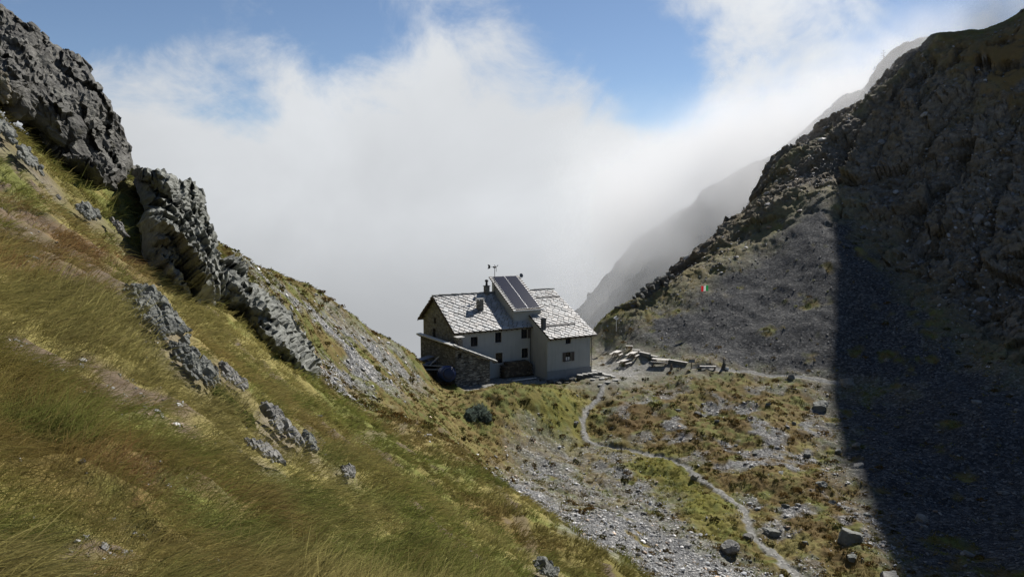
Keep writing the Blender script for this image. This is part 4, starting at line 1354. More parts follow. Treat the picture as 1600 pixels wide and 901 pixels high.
def crag_core(poly, depth, bulge, size, amp, seed, step, back, edge, wn, lay):
    out = outline_noise(poly, step * 1.6, edge, seed)
    pin = np.array(out)
    r = np.random.default_rng(seed)
    x0, y0 = pin.min(0); x1, y1 = pin.max(0)
    gx_, gy_ = np.meshgrid(np.arange(x0, x1, step), np.arange(y0, y1, step))
    q = np.stack([gx_.ravel(), gy_.ravel()], 1) + r.uniform(-.35, .35, (gx_.size, 2)) * step
    ins = inpoly(q[:, 0], q[:, 1], out); q = q[ins]
    dd = dpoly(q[:, 0], q[:, 1], out, True); q = q[dd > step * .55]
    pts_ = [Vector(p) for p in out] + [Vector(p) for p in q]
    n0 = len(out)
    res = delaunay_2d_cdt(pts_, [(i, (i + 1) % n0) for i in range(n0)], [], 1, 1e-4)
    V2 = np.array([tuple(v) for v in res[0]]); T = np.array([f for f in res[2] if len(f) == 3])
    onb = np.array([any(k < n0 for k in o) for o in res[3]])
    dp = np.array(depth, float)
    wgt = 1. / (((V2[:, None] - dp[None, :, :2]) ** 2).sum(-1) + 60.) ** 1.3
    Yb = (wgt * dp[None, :, 2]).sum(1) / wgt.sum(1)
    yh = hit(V2[:, 0], V2[:, 1])[:, 1]
    # the rock stands steeper than the slope: each column starts at its own foot
    cols_ = np.linspace(x0, x1, 24); foot = []
    for c in cols_:
        near_ = np.abs(V2[:, 0] - c) < (x1 - x0) / 16 + step
        vb = V2[near_, 1].max() if near_.any() else y1
        yf = hit(c, vb)[0, 1]; foot.append(yf if yf < 190 else dp[:, 2].max())
    foot = np.convolve(np.pad(foot, 2, mode='edge'), np.ones(5) / 5, mode='valid')
    yft = np.interp(V2[:, 0], cols_, foot)
    Yb = np.where(yh < 190, np.minimum(Yb, yft + lay * (yh - yft)), np.minimum(Yb, yft * 1.25 + 1.))
    d = dpoly(V2[:, 0], V2[:, 1], out, True)
    D = max(4., d.max())
    prof = np.sqrt(np.clip(1 - (1 - np.clip(d / (D * .75), 0, 1)) ** 2, 0, 1))
    P0 = at(V2[:, 0], V2[:, 1], Yb)
    st = np.array([.45, .2, -.87]); al = P0 @ st
    Pc = P0 - np.outer(al, st) * .72
    k = crag(Pc / size + seed, seed) + .55 * crag(Pc / (size * .4) + seed, seed + 1) + .16 * crag((P0 - np.outer(al, st) * .4) / (size * .16), seed + 2)
    fade = np.clip(d / (step * 2.5), 0, 1)
    vd = P0 - np.array([0, 0, CAMZ]); vd /= np.linalg.norm(vd, axis=1, keepdims=True)
    nn = gnormal(P0[:, 0], np.maximum(P0[:, 1], 1.5))
    nn = np.where((yh < 190)[:, None], nn, nn * .0 + np.array([.35, -.45, .6]))
    dr_ = nn * wn - vd * (1 - wn); dr_ /= np.linalg.norm(dr_, axis=1, keepdims=True)
    A = P0 + dr_ * (bulge * prof + amp * k * fade)[:, None]
    B = P0 + vd * ((back or bulge * .8) * prof + .02 + np.where(yh < 190, np.clip(yh - Yb, 0, 8) * np.clip(prof * 1.6, 0, 1), 0))[:, None]
    A += r.normal(0, 1, A.shape) * (Yb * .0009 * fade)[:, None]
    n = len(V2)
    bi = np.where(onb, np.arange(n), np.arange(n) + n)
    tri = np.concatenate([T, bi[T][:, ::-1]])
    V = np.concatenate([A, B])
    used = np.unique(tri); mp_ = -np.ones(len(V), int); mp_[used] = np.arange(len(used))
    return V[used], mp_[tri]


outcrop('rock_cliff', 'tall dark cliff towering at the top left corner against the blue sky', [(-90, -70), (-20, -20), (5, 10), (32, 30), (62, 48), (80, 68), (100, 82), (128, 92), (138, 108), (150, 132), (163, 150), (176, 168), (186, 190), (196, 212), (205, 240), (208, 262), (198, 280), (180, 293), (158, 294), (138, 282), (112, 262), (84, 246), (62, 216), (34, 192), (0, 170), (-90, 140)],
        [(0, 20, 26), (0, 170, 22), (130, 95, 29), (205, 250, 31), (140, 280, 26), (60, 210, 24), (-90, 50, 22)], 2.2, 2.3, 1.15, M_ROCKD, 21, 3.4, back=6, cat='cliff', core=True, bpx=(14, 62), n=(70, 150), bed=(.55, .25, -.8), elong=2.0)
outcrop('rock_cliff', 'grey green rock wall with upright ribs, second step down the left skyline', [(206, 268), (222, 264), (250, 268), (272, 276), (284, 284), (292, 280), (306, 283), (315, 300), (319, 326), (330, 352), (336, 372), (334, 392), (345, 410), (356, 440), (350, 468), (328, 476), (300, 472), (268, 452), (240, 426), (222, 398), (222, 372), (212, 352), (226, 330), (214, 300)],
        [(210, 268, 33), (310, 290, 38), (220, 395, 28), (335, 380, 40), (345, 465, 35), (280, 455, 31)], 1.9, 1.7, 1.25, M_ROCKG, 22, 3.0, back=4, cat='cliff', core=True, lay=.5, bpx=(10, 42), n=(70, 190), bed=(.3, .15, -.94), elong=2.2)
outcrop('rock_cliff', 'dark broken crag above the grass where the left scree slope begins', [(338, 412), (352, 402), (366, 402), (384, 424), (380, 440), (398, 452), (424, 468), (446, 486), (458, 508), (470, 524), (486, 552), (498, 580), (494, 598), (474, 588), (444, 562), (412, 532), (392, 506), (372, 484), (344, 470), (336, 440)],
        [(350, 405, 42), (440, 485, 44), (495, 590, 37), (345, 468, 36), (400, 515, 33)], 1.7, 1.6, 1.15, M_ROCKG, 23, 3.0, back=3, cat='cliff', core=True, lay=.6, bpx=(9, 36), n=(70, 190), bed=(.5, .2, -.84), elong=1.8)
outcrop('rock_outcrop', 'biggest fractured grey outcrop in the middle of the near grass slope', [(184, 460), (205, 450), (228, 452), (250, 464), (262, 490), (284, 518), (292, 548), (318, 572), (334, 596), (332, 618), (306, 612), (280, 592), (256, 562), (228, 540), (206, 512), (190, 488)],
        [(190, 460, 15.2), (255, 465, 16.2), (330, 600, 12.2), (210, 515, 13.2), (280, 590, 11.3)], .6, .75, .5, M_ROCK, 24, 3.0, cat='outcrop', bpx=(9, 32), n=(60, 150))
outcrop('rock_outcrop', 'lower grey outcrop between the biggest near outcrop and the green juniper', [(252, 556), (274, 544), (294, 550), (318, 572), (334, 596), (332, 618), (306, 612), (278, 592)], [(260, 560, 12.6), (330, 605, 11.6)], .5, .6, .4, M_ROCK, 38, 3.0, cat='outcrop', bpx=(9, 28), n=(30, 70))
outcrop('rock_outcrop', 'slanting pale slab just above the green juniper', [(328, 574), (340, 572), (358, 588), (382, 610), (376, 622), (356, 612), (338, 598)], [(330, 575, 13), (380, 615, 12.2)], .3, .5, .25, M_ROCKP, 25, 3.0, cat='outcrop', bpx=(5, 17), n=(22, 50))
outcrop('rock_outcrop', 'layered pale ledge below the green juniper', [(396, 642), (412, 640), (432, 652), (448, 680), (470, 690), (484, 708), (464, 712), (430, 702), (406, 682), (392, 658)], [(400, 645, 12.2), (440, 680, 12.0), (470, 705, 12)], .38, .5, .28, M_ROCKP, 26, 3.0, cat='outcrop', bpx=(5, 17), n=(22, 50))
outcrop('rock_outcrop', 'lowest pale rock ledge lying in the grass left of the layered one', [(366, 698), (386, 700), (408, 708), (434, 728), (442, 740), (412, 734), (380, 720)], [(370, 700, 9.6), (440, 735, 9.6)], .22, .4, .2, M_ROCKP, 27, 3.0, cat='outcrop', bpx=(5, 17), n=(22, 50))
outcrop('rock_outcrop', 'narrow upright fin of rock at the right end of the pale ledges', [(454, 676), (474, 678), (484, 690), (488, 714), (500, 738), (484, 730), (468, 706)], [(460, 680, 12.6), (495, 735, 11.6)], .28, .4, .22, M_ROCK, 28, 3.0, cat='outcrop', bpx=(5, 17), n=(22, 50))
outcrop('rock_outcrop', 'long grey ledge slanting through grass below the tall dark cliff', [(16, 232), (36, 234), (60, 252), (84, 274), (96, 296), (98, 322), (86, 312), (70, 292), (44, 268), (20, 252)], [(20, 235, 18.2), (95, 315, 18.5)], .35, .6, .3, M_ROCK, 29, 3.0, cat='outcrop', bpx=(5, 17), n=(22, 50))
outcrop('rock_outcrop', 'grey hump of rock at the left picture edge under the cliff', [(-20, 190), (2, 196), (16, 208), (20, 232), (4, 238), (-20, 236)], [(0, 200, 19)], .5, .6, .3, M_ROCK, 30, 3.0, cat='outcrop', bpx=(5, 17), n=(22, 50))
outcrop('rock_outcrop', 'small cluster of grey rock in the grass under the dark cliff foot', [(108, 326), (128, 322), (152, 328), (164, 338), (150, 350), (126, 348)], [(130, 335, 19.5)], .4, .5, .3, M_ROCK, 31, 3.0, cat='outcrop', bpx=(5, 17), n=(22, 50))
outcrop('rock_outcrop', 'thin pale fin of rock beside the upright ribs of the second cliff', [(168, 348), (180, 352), (196, 374), (206, 390), (198, 400), (182, 376)], [(185, 370, 20)], .28, .5, .25, M_ROCKP, 32, 2.6, cat='outcrop', bpx=(5, 17), n=(22, 50))
outcrop('rock_outcrop', 'brown block standing against the foot of the cliff at the left edge', [(-40, 90), (0, 102), (14, 118), (18, 142), (14, 164), (0, 156), (-40, 150)], [(0, 130, 20.2)], .6, 1.2, .4, rock_mat('brown_rock', ((.08, .07, .05), (.14, .12, .085), (.19, .17, .13))), 33, 3.2, cat='outcrop', bpx=(5, 17), n=(22, 50))
outcrop('rock_outcrop', 'dark slab poking out at the bottom edge beside the faint footpath', [(828, 884), (846, 880), (866, 890), (880, 906), (850, 912), (832, 900)], [(850, 890, 17.5)], .35, .5, .3, M_ROCK, 34, 2.6, cat='outcrop', bpx=(5, 17), n=(22, 50))
outcrop('rock_outcrop', 'little heap of pale stones in the grass right of the ledges', [(524, 742), (538, 736), (552, 742), (548, 756), (532, 758)], [(538, 748, 11.2)], .2, .2, .15, M_ROCKP, 35, 2.2, cat='outcrop', bpx=(5, 17), n=(22, 50))
outcrop('rock_outcrop', 'dark jagged knob at the low end of the right skyline', [(988, 476), (992, 462), (1004, 450), (1020, 443), (1030, 436), (1048, 430), (1054, 438), (1030, 456), (1006, 470), (994, 480)], [(990, 470, 113.5), (1050, 432, 118)], 1.2, 3., 1.3, M_ROCKD, 36, 2.2, cat='outcrop', bpx=(8, 23), n=(16, 30), elong=1.15)


def angular_mesh(i, f, e):
    me = bpy.data.meshes.new('boulder'); me.from_pydata([tuple(q) for q in BT[i] * .62 * np.array([e, 1, f])], [], [tuple(map(int, q)) for q in BF]); me.update(); return me


BM_ = [angular_mesh(s, f, e) for s, f, e in ((1, .7, 1.3), (2, .85, 1.1), (3, .55, 1.5), (4, .95, 1.0), (5, .65, 1.2))]
G_SHADE = 'pale boulders lying in the shadow of the mountain'
G_HEATH = 'grey boulders scattered over the brown stony slope'
G_NEAR = 'pale stones lying in the near grass'
BOULD = [  # column, row, width in pixels, label, group, material
    (1168, 838, 26, 'dark upright boulder with a sunlit cap at the bend of the stony path', None, 'M_ROCKD'),
    (1328, 838, 44, 'biggest dark boulder low on the brown slope beside the mountain shadow', None, 'M_ROCK'),
    (1392, 890, 34, 'pale grey boulder at the bottom edge beside the shadow', None, 'M_ROCKP'),
    (1280, 632, 24, 'brown boulder below the right-hand path just left of the shadow', None, 'M_ROCK'),
    (1340, 727, 22, 'white topped boulder on the very edge of the shadow', None, 'M_ROCKP'),
    (1282, 757, 20, 'grey boulder in the middle of the brown stony slope', None, 'M_ROCK'),
    (1236, 590, 12, 'small block in the gap of the right-hand path', None, 'M_ROCKP'),
    (1206, 828, 24, 'grey boulder just right of the stony path bend', None, 'M_ROCK'),
    (1140, 858, 30, 'flat pale rock left of the stony path near the bottom', None, 'M_ROCKP'),
    (1228, 788, 13, None, G_HEATH, 'M_ROCK'), (1310, 700, 14, None, G_HEATH, 'M_ROCK'), (1240, 662, 11, None, G_HEATH, 'M_ROCK'), (1180, 700, 9, None, G_HEATH, 'M_ROCK'), (1120, 660, 9, None, G_HEATH, 'M_ROCK'), (1090, 640, 14, None, G_HEATH, 'M_ROCKD'), (1258, 850, 12, None, G_HEATH, 'M_ROCK'), (1300, 780, 15, None, G_HEATH, 'M_ROCK'), (1220, 740, 10, None, G_HEATH, 'M_ROCK'), (1262, 700, 12, None, G_HEATH, 'M_ROCK'), (1356, 800, 12, None, G_HEATH, 'M_ROCK'), (1150, 690, 8, None, G_HEATH, 'M_ROCK'), (1200, 640, 9, None, G_HEATH, 'M_ROCK'), (1060, 640, 8, None, G_HEATH, 'M_ROCK'), (1330, 870, 16, None, G_HEATH, 'M_ROCK'),
    (1440, 806, 20, None, G_SHADE, 'M_ROCKP'), (1512, 862, 22, None, G_SHADE, 'M_ROCKP'), (1324, 596, 22, None, G_SHADE, 'M_ROCKP'), (1526, 628, 12, None, G_SHADE, 'M_ROCKP'), (1338, 698, 14, None, G_SHADE, 'M_ROCKP'), (1508, 517, 12, None, G_SHADE, 'M_ROCKP'), (1464, 665, 9, None, G_SHADE, 'M_ROCKP'), (1444, 822, 11, None, G_SHADE, 'M_ROCKP'), (1568, 760, 14, None, G_SHADE, 'M_ROCKP'), (1480, 740, 9, None, G_SHADE, 'M_ROCKP'), (1420, 640, 8, None, G_SHADE, 'M_ROCKP'), (1590, 640, 11, None, G_SHADE, 'M_ROCKP'), (1385, 560, 8, None, G_SHADE, 'M_ROCKP'),
    (50, 410, 17, 'rounded pale boulder in the bare patch on the upper left grass', None, 'M_ROCKP'), (62, 430, 14, 'lower boulder under the rounded pale one on the left grass', None, 'M_ROCKP'),
    (410, 620, 13, None, G_NEAR, 'M_ROCKP'), (505, 690, 9, None, G_NEAR, 'M_ROCKP'), (130, 738, 12, None, G_NEAR, 'M_ROCKP'), (504, 715, 12, None, G_NEAR, 'M_ROCKP'), (330, 655, 11, None, G_NEAR, 'M_ROCKP'), (500, 655, 9, None, G_NEAR, 'M_ROCKP'), (485, 885, 12, None, G_NEAR, 'M_ROCKP'), (90, 300, 13, None, G_NEAR, 'M_ROCKP'), (365, 645, 11, None, G_NEAR, 'M_ROCKP'), (245, 395, 12, None, G_NEAR, 'M_ROCKP'),
    (932, 796, 15, 'whitish block at the lower tip of the pale scree streak', None, 'M_ROCKP'), (956, 668, 7, 'small white stone in the grass between the path loops', None, 'M_ROCKP'),
    (1085, 744, 14, 'pale block beside the path above the lush green strip', None, 'M_ROCKP'), (965, 484, 9, 'dark stump-like rock on the grassy edge above the signpost', None, 'M_ROCKD'),
    (900, 660, 8, 'white stone at the left bend of the path below the hut', None, 'M_ROCKP'),
]
GLAB = {G_SHADE: 'pale boulder lying on the dark shaded scree of the right slope', G_HEATH: 'grey boulder among brown heath below the right-hand path', G_NEAR: 'small pale stone showing in the long grass of the left slope'}
r = random.Random(12)
for i, (u, v, wpx, lab, grp, mname) in enumerate(BOULD):
    x, y, z = spot(u, v + wpx * .25)
    size = wpx * y / F * .92
    me = BM_[i % 5].copy(); me.materials.append(globals()[mname])
    o = link(bpy.data.objects.new('boulder', me))
    k = 1.2 if (i % 5) == 0 else 1
    o.location = (x, y, z + size * .12); o.scale = (size / k, size / k, size / k); o.rotation_euler = (r.uniform(-.25, .25), r.uniform(-.25, .25), r.uniform(0, 6.28))
    tag(o, lab or GLAB[grp], 'boulder', grp)
# ------------------------------------------------------------------ grass
def blades(P, N, LEAN, L, W, C, rg, droop=.75):
    """curved blades of 3 segments as one mesh"""
    n = len(P)
    T = np.array([0, .38, .72, 1.]); Wd = np.array([.8, 1., .6])
    ctr = []
    for t in T:
        ctr.append(P + N * (L * (t - .42 * t * t))[:, None] + LEAN * (L * (.18 * t + droop * t * t))[:, None])
    view = P - np.array([0, 0, CAMZ]); view /= np.linalg.norm(view, axis=1, keepdims=True)
    side = np.cross(view, ctr[3] - ctr[0]); side /= np.maximum(np.linalg.norm(side, axis=1, keepdims=True), 1e-6)
    rd = rg.normal(0, .45, (n, 3)); side = side + rd; side /= np.linalg.norm(side, axis=1, keepdims=True)
    V = np.zeros((n, 7, 3))
    for k in range(3):
        V[:, 2 * k] = ctr[k] - side * (W * Wd[k] / 2)[:, None]; V[:, 2 * k + 1] = ctr[k] + side * (W * Wd[k] / 2)[:, None]
    V[:, 6] = ctr[3]
    b = np.arange(n)[:, None] * 7
    q = np.concatenate([b + np.array([[0, 1, 3, 2]]), b + np.array([[2, 3, 5, 4]])]); t3 = b + np.array([[4, 5, 6]])
    Cc = np.repeat(C[:, None], 7, 1)
    return V.reshape(-1, 3), [q, t3], Cc.reshape(-1, 3)


def blade_mat(name, trans=.35):
    m = NT(name)
    vc = m.n('ShaderNodeVertexColor', layer_name='Col')
    d = m.n('ShaderNodeBsdfDiffuse'); t = m.n('ShaderNodeBsdfTranslucent'); mx = m.n('ShaderNodeMixShader', i_0=trans)
    m.l(vc.outputs[0], d.inputs[0]); m.l(vc.outputs[0], t.inputs[0]); m.l(d.outputs[0], mx.inputs[1]); m.l(t.outputs[0], mx.inputs[2])
    return m.out(mx.outputs[0])


M_BLADE = blade_mat('grass_blades')
rg = np.random.default_rng(5)
ROCKPX = []


def sample(n, s0, s1, y0, y1):
    s = rg.uniform(s0, s1, n); q = rg.uniform(math.log(y0), math.log(y1), n)
    y = np.exp(q); return s * y, y


def downhill(x, y):
    n = gnormal(x, y)
    d = np.stack([n[:, 0], n[:, 1], np.zeros(len(x))], 1)
    d /= np.maximum(np.linalg.norm(d, axis=1, keepdims=True), 1e-6)
    slope = np.sqrt(1 - n[:, 2] ** 2) / n[:, 2]
    d[:, 2] = -slope; d /= np.linalg.norm(d, axis=1, keepdims=True)
    return n, d


def visible(x, y, z, pad=60):
    u, v = to_px(np.stack([x, y, z], 1))
    return (u > -pad) & (u < 1600 + pad) & (v > -pad) & (v < 901 + pad * 2)


def grass_field(name, ntuft, per, y0, y1, length, spread, label, s0=-.82, s1=.5, nearness=True, wpx=1.0, droop=.68, jit=.34):
    x, y = sample(ntuft, s0, s1, y0, y1)
    m = masks(x, y)
    z = ground(x, y)
    keep = (m['path'] < .35) & (m['rock'] < .45) & visible(x, y, z)
    br = bare(x, y, m)
    keep &= rg.random(len(x)) > br * .93
    keep &= m['out'] < .4
    keep &= rg.random(len(x)) > m['scree'] * (.97 if nearness else .93)
    dn = fbm2(x / .9, y / .9, 2, 131)
    keep &= rg.random(len(x)) < np.where(dn > -.12, 1, .55)
    if nearness: keep &= (rg.random(len(x)) < m['near'] * 1.2)
    else: keep &= (rg.random(len(x)) > m['near'])
    x, y, z = x[keep], y[keep], z[keep]; m = {k: v[keep] for k, v in m.items()}
    col = veg_color(x, y, m)
    N, Dn = downhill(x, y)
    k = len(x)
    flow = fbm2(x / 2.6, y / 2.6, 3, 141) * 2.2
    sz = length * rg.uniform(.65, 1.25, k) * (1 + .5 * fbm2(x / 2, y / 2, 2, 151))
    tid = np.repeat(np.arange(k), per); n = len(tid)
    off = rg.normal(0, 1, (n, 2)) * (spread * (sz / length))[tid][:, None]
    bx = x[tid] + off[:, 0]; by = np.maximum(y[tid] + off[:, 1], 1.3); bz = ground(bx, by)
    P = np.stack([bx, by, bz - .015], 1)
    cf, sf = np.cos(flow[tid]), np.sin(flow[tid])
    lean = Dn[tid].copy()
    lean = np.stack([lean[:, 0] * cf - lean[:, 1] * sf, lean[:, 0] * sf + lean[:, 1] * cf, lean[:, 2] * np.clip(cf, .2, 1)], 1)
    lean = lean + rg.normal(0, jit, (n, 3)) + np.concatenate([off * .5, np.zeros((n, 1))], 1)
    up = N[tid] * .55 + np.array([0, 0, .6]) + rg.normal(0, .15, (n, 3))
    L = sz[tid] * rg.uniform(.5, 1.15, n)
    W = np.maximum(.0035, by * .00072 * wpx) * rg.uniform(.7, 1.4, n)
    C = col[tid] * rg.uniform(.62, 1.45, (n, 1))
    stw = (rg.random(n) < .18)[:, None]
    C = np.where(stw, C * .4 + np.array([.20, .155, .07]) * .7, C)
    V, Fc, Cc = blades(P, up, lean, L, W, np.clip(C, .008, .5), rg, droop)
    o = mesh_np(name, V, Fc, M_BLADE, None, True, Cc)
    return tag(o, label, 'grass', kind='stuff')


grass_field('long_grass', 20000, 15, 2.1, 46, .29, .06, 'long olive and straw grass hanging down the near left slope')
grass_field('tussocks', 2600, 46, 5, 48, .42, .13, 'dense straw coloured tussocks standing out of the near slope', droop=.5, jit=.5, wpx=.9)
grass_field('short_grass', 30000, 7, 26, 118, .26, .12, 'short brown and green mountain grass on the farther slopes', -.75, .8, False, 1.25, .5, .4)

# ------------------------------------------------------------------ scree stones
def stone_templates(k):
    ph = (1 + 5 ** .5) / 2
    v = np.array([(-1, ph, 0), (1, ph, 0), (-1, -ph, 0), (1, -ph, 0), (0, -1, ph), (0, 1, ph), (0, -1, -ph), (0, 1, -ph), (ph, 0, -1), (ph, 0, 1), (-ph, 0, -1), (-ph, 0, 1)], float)
    v /= np.linalg.norm(v[0])
    f = np.array([(0, 11, 5), (0, 5, 1), (0, 1, 7), (0, 7, 10), (0, 10, 11), (1, 5, 9), (5, 11, 4), (11, 10, 2), (10, 7, 6), (7, 1, 8), (3, 9, 4), (3, 4, 2), (3, 2, 6), (3, 6, 8), (3, 8, 9), (4, 9, 5), (2, 4, 11), (6, 2, 10), (8, 6, 7), (9, 8, 1)])
    out = []
    for i in range(k):
        a = v * rg.uniform(.68, 1.25, (12, 1)); a = np.clip(a, -.75, .75) * np.array([rg.uniform(.9, 1.5), rg.uniform(.7, 1.05), rg.uniform(.28, .6)])
        out.append(a * .5)
    return np.array(out), f


ST, SF = stone_templates(14)


def stone_mat():
    m = NT('scree_stone')
    vc = m.n('ShaderNodeVertexColor', layer_name='Col'); tc = m.n('ShaderNodeTexCoord')
    n = m.noise(9, 4, .65, tc.outputs['Object'])
    c = m.mix(1., vc.outputs[0], m.mix(n.outputs[0], (.65, .65, .65), (1.3, 1.3, 1.28)), 'MULTIPLY')
    p = m.n('ShaderNodeBsdfPrincipled', i_Roughness=.62); p.inputs['Specular IOR Level'].default_value = .4
    m.l(c, p.inputs['Base Color'])
    return m.out(p.outputs[0])


M_SCREE = stone_mat()


def stones(name, n, s0, s1, y0, y1, fn, label, smin=.07, smax=.5, px=.9, pale=1., cat='scree', sink=.18):
    x, y = sample(n, s0, s1, y0, y1)
    m = masks(x, y); z = ground(x, y)
    keep = (rg.random(len(x)) < fn(m, x, y)) & visible(x, y, z)
    x, y, z = x[keep], y[keep], z[keep]; k = len(x); m = {q: v[keep] for q, v in m.items()}
    size = np.clip(smin * np.exp(rg.gamma(1.3, .34, k)), smin, smax)
    size = np.maximum(size, y * px / F * 1.3)
    size = size * np.where(m['cone'] > .5, .72, 1.)
    t = rg.integers(0, len(ST), k)
    N, Dn = downhill(x, y)
    up = N + rg.normal(0, .28, (k, 3)); up /= np.linalg.norm(up, axis=1, keepdims=True)
    a = rg.normal(0, 1, (k, 3)); e1 = np.cross(up, a); e1 /= np.linalg.norm(e1, axis=1, keepdims=True); e2 = np.cross(up, e1)
    V = ST[t] * size[:, None, None]
    V = V[:, :, :1] * e1[:, None] + V[:, :, 1:2] * e2[:, None] + V[:, :, 2:] * up[:, None]
    V = V + np.stack([x, y, z + size * sink], 1)[:, None]
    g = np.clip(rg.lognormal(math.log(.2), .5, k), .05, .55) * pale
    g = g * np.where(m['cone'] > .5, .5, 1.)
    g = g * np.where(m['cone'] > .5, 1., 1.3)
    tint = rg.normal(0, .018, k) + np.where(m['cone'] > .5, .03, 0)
    C = np.stack([g * (1.0 + tint + .01), g, g * (.985 - tint)], 1)
    rusty = rg.random(k) < .06
    C[rusty] *= np.array([1.25, .95, .7])
    V = V.reshape(-1, 3); Fc = (np.arange(k)[:, None, None] * 12 + SF[None]).reshape(-1, 3)
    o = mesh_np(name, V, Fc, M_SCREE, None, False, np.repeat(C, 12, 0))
    return tag(o, label, cat, kind='stuff')


stones('scree', 150000, -.55, .78, 30, 122, lambda m, x, y: np.clip(m['scree'] * 1.0 + .012 * (1 - m['near']), 0, 1) * (m['path'] < .5), 'loose grey scree covering the slopes around the hut')
stones('path_gravel', 26000, -.3, .7, 40, 118, lambda m, x, y: m['path'] * .5, 'pale stones lying along the paths and the terrace', .06, .3, .9, 1.25, 'gravel', .08)
stones('slope_rubble', 9000, -.8, .3, 3.5, 40, lambda m, x, y: np.clip(bare(x, y, m) * .6 + .022, 0, 1), 'small broken stones in the bare patches of the near slope', .025, .1, 1.1, .62, 'rubble', .1)
stones('rock_debris', 26000, .12, .8, 95, 158, lambda m, x, y: m['rock'] * .25 + .15 * m['band'], 'broken blocks lodged on the ledges of the right rock face', .2, 1.7, 1.1, .42, 'rubble', .25)


# low cushions of heath: dark little domes of leaves
def cushions(name, n, s0, s1, y0, y1, fn, label, rmin, rmax, cols, cat='heath'):
    x, y = sample(n, s0, s1, y0, y1); m = masks(x, y); z = ground(x, y)
    keep = (rg.random(n) < fn(m, x, y)) & visible(x, y, z)
    x, y, z = x[keep], y[keep], z[keep]; k = len(x)
    R = rg.uniform(rmin, rmax, k) * (.8 + .004 * y)
    per = 46; tid = np.repeat(np.arange(k), per); q = len(tid)
    d = rg.normal(0, 1, (q, 3)); d[:, 2] = np.abs(d[:, 2]) * .8; d /= np.linalg.norm(d, axis=1, keepdims=True)
    c = np.stack([x, y, z - .03], 1)[tid] + d * (R[tid] * rg.uniform(.75, 1.1, q))[:, None] * np.array([1, 1, .62])
    a = rg.normal(0, 1, (q, 3)); a /= np.linalg.norm(a, axis=1, keepdims=True); b = np.cross(a, d); b /= np.maximum(np.linalg.norm(b, axis=1, keepdims=True), 1e-6)
    s = (R[tid] * rg.uniform(.16, .34, q))[:, None]
    V = np.stack([c - a * s, c + b * s * .6, c + a * s, c - b * s * .6], 1).reshape(-1, 3)
    cols = np.array(cols); ci = cols[rg.integers(0, len(cols), k)][tid] * rg.uniform(.6, 1.4, (q, 1))
    Fc = np.arange(q * 4).reshape(-1, 4)
    o = mesh_np(name, V, Fc, M_BLADE, None, False, np.repeat(ci, 4, 0))
    return tag(o, label, cat, kind='stuff')


cushions('heath_cushions', 5200, -.5, .7, 38, 116, lambda m, x, y: (1 - m['near']) * (1 - m['path']) * (1 - .75 * m['scree']) * (1 - .8 * m['cone']) * (m['rock'] < .3) * (.3 + .5 * np.maximum(m['rust'], smooth(0, .2, m['n2']))) * (1 - .8 * m['lush']), 'low brown heath cushions dotting the slopes below the hut', .14, .42, [(.075, .052, .018), (.10, .062, .02), (.06, .058, .016), (.045, .04, .016)])


def shrub(name, label, u, v, wpx, hpx, col, seed):
    x, y, z = spot(u, v)
    e = empty(name, (x, y, z), 0, label, 'shrub')
    g = np.random.default_rng(seed); R = wpx / 2 * y / F; H = hpx * y / F
    q = 7000
    lob = np.stack([g.uniform(-.75, .75, 9) * R, g.uniform(-.6, .6, 9) * R, np.zeros(9)], 1); lr = R * g.uniform(.22, .5, 9); li = g.integers(0, 9, q)
    d = g.normal(0, 1, (q, 3)); d[:, 2] = np.abs(d[:, 2]); d /= np.linalg.norm(d, axis=1, keepdims=True)
    lump = 1 + .6 * noise3(d * 2.6 + li[:, None] * 3., seed) + .4 * noise3(d * 6 + seed, seed + 1)
    c = lob[li] + d * (lump * g.uniform(.25, 1.0, q) ** .5 * lr[li])[:, None] * np.array([1, 1, H / R * 1.5])
    n_, dn_ = downhill(np.array([x]), np.array([y])); c = c + c[:, :1] * 0 + np.outer(c[:, 0] * n_[0, 0] + c[:, 1] * n_[0, 1], np.array([0, 0, -1 / n_[0, 2]]))
    a = d + g.normal(0, .6, (q, 3)); a /= np.linalg.norm(a, axis=1, keepdims=True); b = np.cross(a, g.normal(0, 1, (q, 3))); b /= np.linalg.norm(b, axis=1, keepdims=True)
    s = (R * g.uniform(.05, .11, q))[:, None]
    V = np.stack([c - a * s, c + b * s * .32, c + a * s, c - b * s * .32], 1).reshape(-1, 3)
    C = np.repeat(np.array(col) * g.uniform(.55, 1.5, (q, 1)), 4, 0)
    mesh_np('foliage', V, np.arange(q * 4).reshape(-1, 4), M_BLADE, e, False, C)
    mb = MB(); r_ = random.Random(seed)
    for k in range(9):
        t = r_.uniform(0, 6.28); mb.tube((0, 0, -.05), (math.cos(t) * R * .75, math.sin(t) * R * .65, H * r_.uniform(.3, .8)), R * .035, R * .012, 5)
    mb.build('stems', M_WOOD_DK, e)
    return e


shrub('juniper_shrub', 'round blue grey juniper bush on the grassy slope below the shed', 751, 659, 50, 20, (.12, .15, .125), 3)
shrub('juniper_shrub', 'spreading green juniper bush beside the pale slab on the near slope', 366, 650, 64, 34, (.085, .11, .03), 5)
# ------------------------------------------------------------------ terrace furniture
PXM = lambda y: F / y


